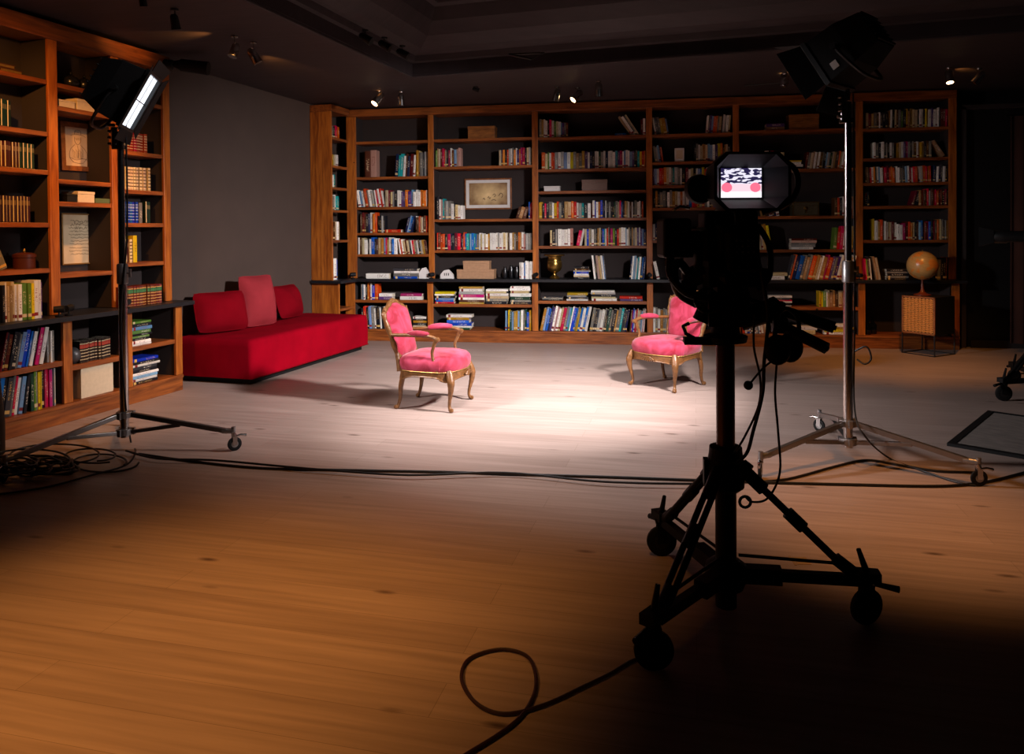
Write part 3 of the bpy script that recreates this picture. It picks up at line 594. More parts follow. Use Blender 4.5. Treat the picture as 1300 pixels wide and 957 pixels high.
# local x along the wall, y towards the wall
zs = [(.065, .0), (.2, -.004), (.40, -.004), (.445, .004), (.465, .022), (.475, .055), (.477, .09)]
sb = MB(); rr = rbox_rings(SO_L/2, SO_D/2, SO_L/2, SO_D/2, zs, .05)
for ring in rr:
    for i, p in enumerate(ring):
        ring[i] = (p[0]+.006*math.sin(p[1]*9+p[2]*7), p[1]+.005*math.sin(p[0]*7+p[2]*5), p[2])
sb.loft(rr); sb.build('seat', 'velvet', so, smooth=True)
MB().box(.07, SO_L-.07, .07, SO_D-.05, 0, .064).build('plinth', 'blackm', so)
sm = MB().tube([(0.02, -.003, .07), (SO_L-.02, -.003, .07)], .006, 6); sm.build('hem', 'velvet2', so, smooth=True)
def cushion(cx, w_, h_, th, lean, yaw, m, label, y=.62, roll=0):
    bm = MB(); n = 14; rings = []
    def P(u, v, side):
        e = (1-abs(u)**2.6)*(1-abs(v)**2.6); pin = 1-.05*(abs(u)**2)*(abs(v)**2)
        ed = 1-.04*math.cos(u*math.pi/2)-0
        wob = .012*math.sin(u*5+v*3+cx*7)*max(0, e)
        k_ = 1-.085*(u*u*v*v)**2; sl = -.03*(v > 0)*v*(1-u*u)*h_ ; return (u*w_/2*(1-.02*(1-v*v))*k_, side*(th*.5*max(e, 0)**.72+.004)+wob, v*h_/2*(1-.02*(1-u*u))*k_+sl)
    g = {}
    for side in (1, -1):
        for i in range(n+1):
            for j in range(n+1):
                if side == -1 and (i in (0, n) or j in (0, n)): g[side, i, j] = g[1, i, j]; continue
                g[side, i, j] = bm.bm.verts.new(P(2*i/n-1, 2*j/n-1, side))
        for i in range(n):
            for j in range(n):
                bm.bm.faces.new([g[side, i, j], g[side, i+1, j], g[side, i+1, j+1], g[side, i, j+1]])
    mx = fr_left(6.608, -4.868) @ Matrix.Translation((cx, y, .466+h_/2*math.cos(R(lean))+th*.5*abs(math.sin(R(lean))))) @ Matrix.Rotation(R(yaw), 4, 'Z') @ Matrix.Rotation(R(-lean), 4, 'X') @ Matrix.Rotation(R(roll), 4, 'Y')
    root = thing('cushion', label, 'cushion', mx, 'cushions on the red sofa')
    bm.build('cover', m, root, smooth=True)
    pp = [((2*t-1)*w_/2*(1-.045*0), 0, -h_/2) for t in [i/10 for i in range(11)]]
    ring = []
    for (ua, va, ub, vb) in ((-1, -1, 1, -1), (1, -1, 1, 1), (1, 1, -1, 1), (-1, 1, -1, -1)):
        for i in range(8):
            u = ua+(ub-ua)*i/8; v = va+(vb-va)*i/8; k_ = 1-.085*(u*u*v*v)**2; ring.append((u*w_/2*(1-.02*(1-v*v))*k_, .004, v*h_/2*(1-.02*(1-u*u))*k_-.03*(v > 0)*v*(1-u*u)*h_))
    MB().tube(ring, .005, 6, closed=True).build('piping', m, root, smooth=True)
    return root
cushion(.42, .62, .46, .24, 16, -22, 'velvet2', 'dark red square cushion nearest the bookcase, at the near end of the sofa', y=.70)
cushion(1.03, .50, .62, .23, 10, -14, 'velvet3', 'tall faded red upright cushion in the middle of the sofa', y=.66)
cushion(1.80, .58, .44, .22, 18, 4, 'velvet2', 'dark red low cushion at the far end of the sofa', y=.76)
# ------------------------------------------------------------------ armchairs (open arm, cabriole legs)
def outline(z, k=1.0, grow=0, n=48):
    pts = []
    for i in range(n):
        a = 2*math.pi*i/n; c, s = math.cos(a), math.sin(a)
        e = .42
        x = math.copysign(abs(c)**e, c); y = math.copysign(abs(s)**e, s)
        wd = .255+.055*(y*.5+.5); px = x*wd; py = y*.265
        if y > .6: py += .028*math.cos(min(1, abs(x))*math.pi*.9)
        px *= 1+.02*math.cos(y*math.pi)
        pts.append(((px*k)+math.copysign(grow, px)*(abs(x) > .8), (py*k)+math.copysign(grow, py)*(abs(y) > .8), z))
    return pts
def armchair(mx, label):
    t = thing('armchair', label, 'armchair', mx, 'carved pink velvet armchairs')
    sm_ = MB(); sm_.loft([outline(.345, 1.03), outline(.37, 1.065), outline(.41, 1.085), outline(.445, 1.06), outline(.472, .97), outline(.49, .78), outline(.50, .5), outline(.504, .12)]); sm_.build('seat', 'pink', t, smooth=True)
    # rail with wavy apron
    rl = MB(); ro, ri, n = [], [], 48
    top, bot, bi, ti = [], [], [], []
    for i, (p, q) in enumerate(zip(outline(0, 1.045), outline(0, .93))):
        a = 2*math.pi*i/n
        zb = .300-.020*abs(math.sin(2*a))**1.5 - (.018*max(0, math.cos((a-math.pi/2)*3)) if 0 < a < math.pi else 0)+.012*math.cos(4*a)
        top.append((p[0], p[1], .352)); bot.append((p[0], p[1], zb)); bi.append((q[0], q[1], zb+.004)); ti.append((q[0], q[1], .348))
    V_ = [[rl.bm.verts.new(p) for p in L] for L in (top, bot, bi, ti)]
    for a, b in ((0, 1), (1, 2), (2, 3), (3, 0)):
        for j in range(n): rl.bm.faces.new((V_[a][j], V_[a][(j+1) % n], V_[b][(j+1) % n], V_[b][j]))
    rl.tube([(x, y, z-.001) for x, y, z in bot], .008, 6, closed=True)
    for k_ in range(-3, 4):   # shell carving at the front
        rl.tube([(k_*.014, .322, .340-.004*abs(k_)), (k_*.024, .316, .286+.006*abs(k_))], [.006, .009], 6)
    rl.build('seat_rail', 'gilt', t, smooth=True)
    tr = MB().tube(outline(.353, 1.06), .0045, 6, closed=True); tr.build('nail_trim', 'gold', t, smooth=True)
    def leg(x, y, back):
        sx = 1 if x > 0 else -1; sy = 1 if y > 0 else -1
        kx = x-sx*.012; ky = y-sy*.02
        if back: pts = [(kx, ky, .36), (kx, ky-.004, .30), (kx+sx*.012, ky-.02, .2), (kx+sx*.004, ky-.03, .1), (kx+sx*.004, ky-.05, .035), (kx+sx*.008, ky-.062, .016)]; rs = [.026, .026, .022, .016, .014, .018]
        else: pts = [(kx, ky, .365), (kx+sx*.012, ky+.014, .315), (kx+sx*.026, ky+.028, .26), (kx+sx*.022, ky+.024, .19), (kx+sx*.006, ky+.008, .11), (kx, ky+.002, .055), (kx+sx*.008, ky+.014, .02)]; rs = [.024, .034, .033, .024, .0155, .0135, .017]
        m_ = MB(); pp = smooth_path(pts, 4); rr_ = []
        for i in range(len(pp)):
            f = i/4; a = int(min(f, len(rs)-2)); rr_.append(rs[a]+(rs[a+1]-rs[a])*(f-a))
        m_.tube(pp, rr_, 12); e = pp[-1]
        m_.lathe([(.004, -.019), (.016, -.015), (.021, 0), (.016, .014), (.004, .018)], Matrix.Translation((e[0]+sx*.006, e[1]+(.01 if not back else -.006), .0195)) @ Matrix.Rotation(math.pi/2, 4, 'Y'), 14)
        m_.build('leg', 'gilt', t, smooth=True)
    for sx in (-1, 1): leg(sx*.272, .25, False); leg(sx*.245, -.235, True)
    # back
    mb_ = Matrix.Translation((0, -.262, .40)) @ Matrix.Rotation(R(17), 4, 'X')
    half = [(.17, .055), (.205, .10), (.215, .2), (.232, .32), (.245, .42), (.232, .475), (.19, .50), (.12, .525), (.06, .553), (0, .563)]
    loop = [Vector((x, 0, z)) for x, z in half]+[Vector((-x, 0, z)) for x, z in reversed(half[:-1])]+[Vector((-.09, 0, .043)), Vector((0, 0, .048)), Vector((.09, 0, .043))]
    sp_ = smooth_path(loop+[loop[0]], 4)[:-1]
    fr_ = MB(); fr_.tube([mb_ @ p for p in sp_], [.022+.009*max(0, 1-abs(p.x)/.09)*(p.z > .3)+.004*math.sin(i*1.1) for i, p in enumerate(sp_)], 10, closed=True)
    for k_ in range(-3, 4): fr_.tube([mb_ @ Vector((k_*.012, .012, .548)), mb_ @ Vector((k_*.022, .016, .59-.007*abs(k_)))], [.008, .006], 6)
    for sx in (-1, 1):
        fr_.tube([mb_ @ Vector((sx*.2, 0, .1)), mb_ @ Vector((sx*.212, 0, .04)), Vector((sx*.232, -.250, .34))], [.021, .021, .026], 10)
        fr_.tube([mb_ @ Vector((sx*.2, .012, .47)), mb_ @ Vector((sx*.24, .014, .49)), mb_ @ Vector((sx*.236, .012, .455))], [.012, .013, .008], 8)
    fr_.build('back_frame', 'gilt', t, smooth=True)
    cu = MB()
    for side in (1, -1):
        rings = []
        for k_, th in ((.985, .006), (.93, .028), (.8, .040), (.55, .047), (.2, .05)):
            rings.append([mb_ @ Vector((p.x*k_, side*th, .3+(p.z-.3)*k_)) for p in sp_])
        cu.loft(rings)
    cu.build('backrest', 'pink', t, smooth=True)
    for side in (1,):
        MB().tube([mb_ @ Vector((p.x*.965, .012, .3+(p.z-.3)*.965)) for p in sp_], .004, 6, closed=True).build('nail_trim', 'gold', t, smooth=True)
    for sx in (-1, 1):
        ar = MB()
        p0 = mb_ @ Vector((sx*.222, 0, .27))
        pts = smooth_path([p0, (sx*.262, -.13, .668), (sx*.292, .02, .672), (sx*.305, .10, .66), (sx*.305, .135, .64)], 5)
        ar.tube(pts, [.017]*(len(pts)-4)+[.018, .02, .022, .022], 10)
        pts = smooth_path([(sx*.305, .128, .64), (sx*.302, .105, .58), (sx*.29, .085, .52), (sx*.292, .10, .45), (sx*.297, .125, .40), (sx*.296, .135, .352)], 5)
        ar.tube(pts, [.02-.006*math.sin(math.pi*i/len(pts)) for i in range(len(pts))], 10)
        ar.lathe([(.006, -.022), (.021, -.018), (.024, 0), (.021, .018), (.006, .022)], Matrix.Translation((sx*.305, .14, .642)) @ Matrix.Rotation(math.pi/2, 4, 'Y'), 14)
        a_ = ar.build('armrest', 'gilt', t, smooth=True)
        pd = MB(); pts = smooth_path([(sx*.243, -.165, .672), (sx*.262, -.10, .684), (sx*.283, -.02, .688), (sx*.297, .055, .684)], 5); n_ = len(pts)
        pd.tube(pts, [.012+.016*math.sin(math.pi*(i+.6)/(n_+.2))**.5 for i in range(n_)], 12); pd.build('arm_pad', 'pink', a_, smooth=True)
    return t
armchair(Matrix.Translation((-1.745, 6.665, 0)) @ Matrix.Rotation(R(-7-90), 4, 'Z'), 'pink velvet carved armchair seen from its side, facing right, near the sofa')
armchair(Matrix.Translation((.40, 7.78, 0)) @ Matrix.Rotation(R(-129.7-90), 4, 'Z'), 'pink velvet carved armchair partly behind the camera, facing front left')
# ------------------------------------------------------------------ casters and light stands
def caster(parent, pos, ang, r, m='chrome', lever=True, fork_h=None, big=False):
    # pos: floor contact ; ang: heading of wheel plane
    mx = Matrix.Translation(Vector(pos)) @ Matrix.Rotation(ang, 4, 'Z'); wd = r*.42
    c = thing_part('caster', parent, mx)
    def B(): return MB()
    f = B(); hh = fork_h or r*2.5
    for s in (-1, 1): f.box(-r*.32, r*.32, s*wd*.62-.002, s*wd*.62+.002, r*.9, r*2.12, mx)
    f.box(-r*.36, r*.36, -wd*.64, wd*.64, r*2.1, r*2.2, mx)
    f.tube([mx @ Vector((0, -wd*.7, r)), mx @ Vector((0, wd*.7, r))], r*.13, 10)
    f.tube([mx @ Vector((0, 0, r*2.15)), mx @ Vector((-r*.25, 0, hh))], [r*.34, r*.3], 12)
    fo = f.build('fork', m, parent, smooth=True); 
    wmx = mx @ Matrix.Translation((0, 0, r)) @ Matrix.Rotation(math.pi/2, 4, 'X')
    wh = B(); wh.lathe([(r*.55, -wd*.42), (r*.86, -wd*.46), (r, -wd*.28), (r, wd*.28), (r*.86, wd*.46), (r*.55, wd*.42)], wmx, 24); w_ = wh.build('wheel', 'rubber', fo, smooth=True)
    hb = B(); hb.lathe([(r*.12, -wd*.5), (r*.5, -wd*.44), (r*.54, 0), (r*.5, wd*.44), (r*.12, wd*.5)], wmx, 20); hb.build('hub', 'alu' if m != 'pedb' else 'darkst', fo, smooth=True)
    if lever:
        l_ = B(); l_.tube([mx @ Vector((-r*.2, 0, r*2.05)), mx @ Vector((r*.9, 0, r*2.2)), mx @ Vector((r*1.7, 0, r*2.0))], [r*.1, r*.16, r*.2], 8); l_.build('brake_lever', m, fo, smooth=True)
    return fo
def thing_part(name, parent, mx): return None
def light_stand(c, wheels, zt, pole_r, lab, leg_m, lean=(0, 0)):
    t = thing('light_stand', lab, 'light stand', (c[0], c[1], 0)); inv = Vector((c[0], c[1], 0))
    L = lambda p: Vector(p)-inv
    MB().cyl((0, 0, .10), (0, 0, 1.35), pole_r, seg=24).build('lower_pole', 'chrome', t, smooth=True)
    MB().cyl((0, 0, 1.34), (0, 0, zt), pole_r*.78, seg=24).build('upper_pole', 'chrome', t, smooth=True)
    MB().lathe([(pole_r*1.02, 1.22), (pole_r*1.28, 1.225), (pole_r*1.28, 1.36), (pole_r*1.0, 1.37)], None, 20).build('collar', 'alu', t, smooth=True)
    kn = MB().cyl((pole_r, 0, 1.30), (pole_r+.03, 0, 1.30), .008, seg=10).tube([(pole_r+.032, 0, 1.27), (pole_r+.032, 0, 1.33)], .009, 8); kn.build('locking_knob', 'alu', t, smooth=True)
    for z0, z1 in ((.115, .165), (.24, .29)):
        h = MB().lathe([(pole_r*1.05, z0), (pole_r*1.9, z0+.004), (pole_r*1.9, z1-.004), (pole_r*1.05, z1)], None, 18)
        for k in range(3):
            a = R(30+120*k); h.box(-.012+pole_r*1.9*math.cos(a), .012+pole_r*1.9*math.cos(a), -.012+pole_r*1.9*math.sin(a), .012+pole_r*1.9*math.sin(a), z0, z1)
        h.build('hub', 'alu', t, smooth=False, bevel=.002)
    for wx, wy in wheels:
        d = Vector((wx-c[0], wy-c[1], 0)); n = d.normalized(); side = n.cross(Vector((0, 0, 1)))
        top = n*(pole_r*1.8)+Vector((0, 0, .265)); end = d*.93+Vector((0, 0, .145)); mid = top.lerp(end, .52); lo = n*(pole_r*1.8)+Vector((0, 0, .14))
        def bar(a, b, w_, h_):
            m_ = MB(); q = (b-a).to_track_quat('X', 'Z').to_matrix().to_4x4(); m_.box(0, (b-a).length, -w_/2, w_/2, -h_/2, h_/2, Matrix.Translation(a) @ q); return m_
        lg = bar(top, end, .032, .034); o = lg.build('leg', leg_m, t, bevel=.003)
        br = bar(lo, mid+Vector((0, 0, -.012)), .034, .026); br.build('brace', leg_m, o, bevel=.003)
        j = MB().tube([end-n*.03, end+n*.05], .02, 10).tube([end+n*.05+Vector((0, 0, -.04)), end+n*.05+Vector((0, 0, .03))], .016, 10); j.build('leg_joint', 'alu', o, smooth=True)
        caster(t, (d.x, d.y, 0), math.atan2(n.y, n.x)+.7, .050, 'chrome', True, .14)
    return t
LS = (-3.64, 4.96); RS = (1.48, 5.36)
ls = light_stand(LS, [(-2.835, 5.061), (-3.954, 4.221), (-4.12, 5.61)], 2.33, .030, 'chrome wheeled light stand in front of the left bookcase', 'legst')
rs = light_stand(RS, [(.828, 4.912), (1.478, 6.126), (2.127, 4.95)], 2.44, .030, 'chrome wheeled light stand right of the camera pedestal', 'legst')
for o in ls.children:
    pass
def lamp_head(loc, target, lab, w_, h_, dp, power, sticker, flap, name='studio_lamp', spread=120, openv=(50, 55, 38)):
    d = (Vector(target)-Vector(loc)); mx = aim(loc, target)   # local +Y towards target
    t = thing(name, lab, 'studio light', mx)
    hb = MB(); hb.loft([[(-w_*.36, -dp, -h_*.36), (w_*.36, -dp, -h_*.36), (w_*.36, -dp, h_*.36), (-w_*.36, -dp, h_*.36)], [(-w_*.47, -dp*.55, -h_*.47), (w_*.47, -dp*.55, -h_*.47), (w_*.47, -dp*.55, h_*.47), (-w_*.47, -dp*.55, h_*.47)],
        [(-w_*.5, 0, -h_*.5), (w_*.5, 0, -h_*.5), (w_*.5, 0, h_*.5), (-w_*.5, 0, h_*.5)]])
    for k in range(7): hb.box(-w_*.36, w_*.36, -dp-.018, -dp, -h_*.33+k*h_*.11-.006, -h_*.33+k*h_*.11+.006)
    hb.build('housing', 'blackm', t, bevel=.006)
    f = MB()
    for a in (-1, 1):
        f.box(a*w_*.5-.012, a*w_*.5+.012, 0, .035, -h_*.5-.012, h_*.5+.012); f.box(-w_*.5, w_*.5, 0, .035, a*h_*.5-.012, a*h_*.5+.012)
    f.build('front_frame', 'black', t, bevel=.003)
    MB().box(-w_*.48, w_*.48, .003, .007, -h_*.48, h_*.48).build('diffuser', 'lamp_face', t)
    MB().box(-w_*.48, w_*.48, .014, .018, -.004, .004).box(-.004, .004, .014, .018, -h_*.48, h_*.48).build('divider', 'chrome', t)
    for nm, (ax, sx, sy, ln, wd, ang) in dict(barn_door_top=('X', 0, 1, flap, w_, openv[0]), barn_door_bottom=('X', 0, -1, flap, w_, openv[1]), barn_door_left=('Z', -1, 0, flap*.9, h_, openv[2]), barn_door_right=('Z', 1, 0, flap*.9, h_, openv[2])).items():
        m_ = MB()
        if ax == 'X': mm = Matrix.Translation((0, .036, sy*(h_*.5+.012))) @ Matrix.Rotation(sy*R(ang), 4, 'X'); m_._add([(-wd*.5, 0, 0), (wd*.5, 0, 0), (wd*.62, ln, 0), (-wd*.62, ln, 0), (-wd*.5, 0, .004), (wd*.5, 0, .004), (wd*.62, ln, .004), (-wd*.62, ln, .004)], [(0, 1, 2, 3), (7, 6, 5, 4), (0, 4, 5, 1), (1, 5, 6, 2), (2, 6, 7, 3), (3, 7, 4, 0)], mm)
        else: mm = Matrix.Translation((sx*(w_*.5+.012), .036, 0)) @ Matrix.Rotation(-sx*R(ang), 4, 'Z'); m_._add([(0, 0, -wd*.5), (0, 0, wd*.5), (0, ln, wd*.6), (0, ln, -wd*.6), (.004, 0, -wd*.5), (.004, 0, wd*.5), (.004, ln, wd*.6), (.004, ln, -wd*.6)], [(0, 1, 2, 3), (7, 6, 5, 4), (0, 4, 5, 1), (1, 5, 6, 2), (2, 6, 7, 3), (3, 7, 4, 0)], mm)
        m_.build('barn_door', 'blackm', t)
    # yoke
    y = MB(); ypts = [(-w_*.5-.03, -dp*.4, 0), (-w_*.5-.035, -dp*.45, -h_*.35), (-w_*.42, -dp*.5, -h_*.5-.07), (0, -dp*.5, -h_*.5-.09), (w_*.42, -dp*.5, -h_*.5-.07), (w_*.5+.035, -dp*.45, -h_*.35), (w_*.5+.03, -dp*.4, 0)]
    y.tube(smooth_path(ypts, 4), .012, 8)
    for s in (-1, 1): y.tube([(s*(w_*.5-.02), -dp*.4, 0), (s*(w_*.5+.06), -dp*.4, 0)], .022, 12)
    y.build('yoke', 'black', t, smooth=True)
    if sticker: MB().box(-w_*.505-.004, -w_*.505+.003, -.10, -.055, -h_*.36, -h_*.2).build('label_sticker', 'white', t)
    l = area('lamp_light', Vector(loc)+d.normalized()*.030, target, power, COOL, w_*.9, h_*.9, spread)
    l.name = 'lamp_light'
    return t
lamp_head((LS[0]+.14, LS[1]+.0, 2.55), (-.1, 6.4, .6), 'lit studio light with barn doors on the left light stand', .34, .43, .30, FILL_P, False, .09, openv=(82, 82, 82), spread=74)
lamp_head((RS[0]-.10, RS[1]+.05, 2.70), (-1.7, 7.9, .3), 'black studio light with barn doors on the right light stand', .37, .33, .36, KEY_P, True, .17, spread=84, openv=(35, 42, 30))
for (c, z0, z1, tag_, lab) in ((LS, 2.20, 2.36, 'l', 'silver mounting spigot at the top of the left light stand'), (RS, 2.30, 2.47, 'r', 'silver mounting spigot at the top of the right light stand')):
    st = ls if tag_ == 'l' else rs
    g = MB().cyl((-.035, -.02, z0+.02), (-.035, -.02, z1), .022, seg=14)
    for k in range(4): g.cyl((-.075, -.03, z0+.04+.045*k), (-.03, -.02, z0+.04+.045*k), .012, seg=10)
    g.box(-.05, .03, -.03, .03, z0, z0+.03); g.cyl((0, 0, z1-.02), (0, 0, z1+.06), .014, seg=12)
    g.build('mounting_clamp', 'chrome', st, smooth=True)
# ------------------------------------------------------------------ camera pedestal
def pedestal(mx, lab, wheels):
    t = thing('camera_pedestal', lab, 'camera tripod', mx)
    MB().cyl((0, 0, .55), (0, 0, 1.12), .038, seg=28).build('column', 'pole', t, smooth=True)
    MB().cyl((0, 0, .02), (0, 0, .56), .043, seg=28).build('lower_column', 'pedb', t, smooth=True)
    c = MB().lathe([(.05, .50), (.075, .52), (.078, .60), (.068, .66), (.066, .685), (.04, .69)], None, 24).box(-.09, -.05, -.03, .03, .52, .63).tube([(.07, 0, .62), (.10, -.02, .60)], .016, 10)
    c.build('collar', 'pedb', t, smooth=False, bevel=.003)
    MB().lathe([(.045, .09), (.07, .1), (.085, .14), (.085, .19), (.06, .21), (.042, .215)], None, 24).build('lower_hub', 'pedb', t, smooth=True)
    for wx, wy in wheels:
        d = Vector((wx, wy, 0)); n = d.normalized(); s = n.cross(Vector((0, 0, 1)))
        lg = MB(); a = n*.06+Vector((0, 0, .60)); b = n*(d.length*.86)+Vector((0, 0, .215))
        for k in (-1, 1): lg.tube([a+s*.017*k, b+s*.017*k], .0125, 10)
        lg.tube([a, a.lerp(b, .22)], .028, 12); lg.tube([a.lerp(b, .45), a.lerp(b, .6)], .026, 12); lg.tube([a.lerp(b, .9), b+n*.03+Vector((0, 0, -.015))], .026, 12)
        o = lg.build('leg', 'pedb', t, smooth=True)
        br = MB(); b2 = n*(d.length*.95)+Vector((0, 0, .175)); q = (b2-Vector((0, 0, .16))-n*.06).to_track_quat('X', 'Z').to_matrix().to_4x4()
        br.box(0, (b2-n*.06-Vector((0, 0, .16))).length, -.019, .019, -.021, .021, Matrix.Translation(n*.06+Vector((0, 0, .16))) @ q); br.box(0, .16, -.03, .03, -.032, .032, Matrix.Translation(n*.06+Vector((0, 0, .16))) @ q)
        br.build('spreader', 'pedb', o, bevel=.003)
        rd = MB().tube([Vector((0, 0, .235))+n*.05, b-n*.04+Vector((0, 0, .02))], .007, 8); rd.build('tie_rod', 'pedb', o, smooth=True)
        pl = MB().box(-.035, .05, -.03, .03, .175, .215, Matrix.Translation((d.x, d.y, 0)) @ Matrix.Rotation(math.atan2(n.y, n.x), 4, 'Z'))
        pl.tube([d+n*.0+Vector((0, 0, .21)), d-n*.03+Vector((0, 0, .30))], [.014, .009], 8)
        pl.tube([d+n*.03+Vector((0, 0, .165)), d+n*.12+Vector((0, 0, .15))], [.01, .014], 8); pl.build('wheel_bracket', 'pedb', o)
        caster(t, (d.x, d.y, 0), .25+.35*wx, .072, 'pedb', False, .19)
    # fluid head
    h = MB().lathe([(.05, 1.115), (.085, 1.12), (.09, 1.145), (.06, 1.155), (.055, 1.20), (.07, 1.215), (.07, 1.25), (.05, 1.26)], None, 28)
    h.box(-.075, .085, -.085, .085, 1.19, 1.335); h.tube([(.05, -.05, 1.22), (.15, -.06, 1.25), (.2, -.05, 1.29)], [.05, .045, .03], 14); h.tube([(-.06, .0, 1.27), (-.09, .0, 1.20)], .045, 14); h.tube([(-.085, 0, 1.295), (.09, 0, 1.295)], .048, 20); h.tube([(-.12, -.01, 1.30), (-.08, -.01, 1.30)], .03, 14)
    h.box(-.05, .05, -.16, .12, 1.336, 1.362); h.tube([(-.06, .04, 1.22), (-.11, .03, 1.235)], .012, 8)
    h.box(-.17, .02, -.06, .03, 1.112, 1.135); h.tube([(-.13, -.05, 1.14), (-.165, -.07, 1.16), (-.175, -.06, 1.19), (-.15, -.05, 1.20)], .008, 8)
    h.build('fluid_head', 'pedb', t, bevel=.003)
    for pts, r in (([(.085, -.02, 1.30), (.17, -.06, 1.27)], 0), ([(.085, -.03, 1.27), (.18, -.08, 1.21)], 1)):
        a, b = Vector(pts[0]), Vector(pts[1]); e = b+(Vector((.235, -.06, -.075)) if r == 0 else Vector((.175, -.12, -.085)))
        p = MB().tube([a, b, e], .010, 10)
        p.tube([b+(e-b)*.25, b+(e-b)*.97], .0235, 12)
        o = p.build('pan_handle', 'pedb', t, smooth=True)
        bx_ = MB(); q = Matrix.Translation(b+(e-b)*.1); bx_.box(-.028, .028, -.03, .03, -.03, .03, q); bx_.build('handle_clamp', 'pedb', o, bevel=.004)
    return t
PW = [(.088, 2.718), (.94, 3.154), (.159, 3.688)]; PC = (.40, 3.19)
pm = Matrix.Translation((PC[0], PC[1], 0))
pedestal(pm, 'black wheeled camera pedestal with bronze column in the right foreground', [(x-PC[0], y-PC[1]) for x, y in PW])
P2 = (3.93, 7.72)
pedestal(Matrix.Translation((P2[0], P2[1], 0)), 'dark wheeled camera pedestal cut off by the right edge of the picture', [(3.40-P2[0], 7.43-P2[1]), (4.44-P2[0], 7.40-P2[1]), (3.90-P2[0], 8.31-P2[1])])
def screen_mat():
    k = NT('monitor_picture'); tc = k.n('ShaderNodeTexCoord'); sp = k.n('ShaderNodeSeparateXYZ'); k.l(tc.outputs['Object'], sp.inputs[0]); x, z = sp.outputs[0], sp.outputs[2]
    mp = k.n('ShaderNodeMapping'); mp.inputs['Scale'].default_value = (30, 1, 95); k.l(tc.outputs['Object'], mp.inputs[0])
    nz = k.n('ShaderNodeTexNoise', i_Scale=1.0, i_Detail=1.0); k.l(mp.outputs[0], nz.inputs['Vector'])
    st = k.math('GREATER_THAN', nz.outputs[0], .5); c = k.mix(st, (.02, .015, .06, 1), (.75, .72, .85, 1))
    up = k.math('GREATER_THAN', z, -.004); c = k.mix(up, (.85, .62, .70, 1), c)
    lo = k.math('LESS_THAN', z, -.034); c = k.mix(lo, c, (1, .95, 1, 1))
    for cx_ in (-.058, .056):
        e = k.math('ADD', k.math('POWER', k.math('DIVIDE', k.math('SUBTRACT', x, cx_), .021), 2.0), k.math('POWER', k.math('DIVIDE', k.math('ADD', z, .018), .019), 2.0))
        c = k.mix(k.math('LESS_THAN', e, 1.0), c, (.95, .16, .26, 1))
    k.b.inputs['Base Color'].default_value = (0, 0, 0, 1); k.l(c, k.b.inputs['Emission Color']); k.b.inputs['Emission Strength'].default_value = 1.1
    return k.m
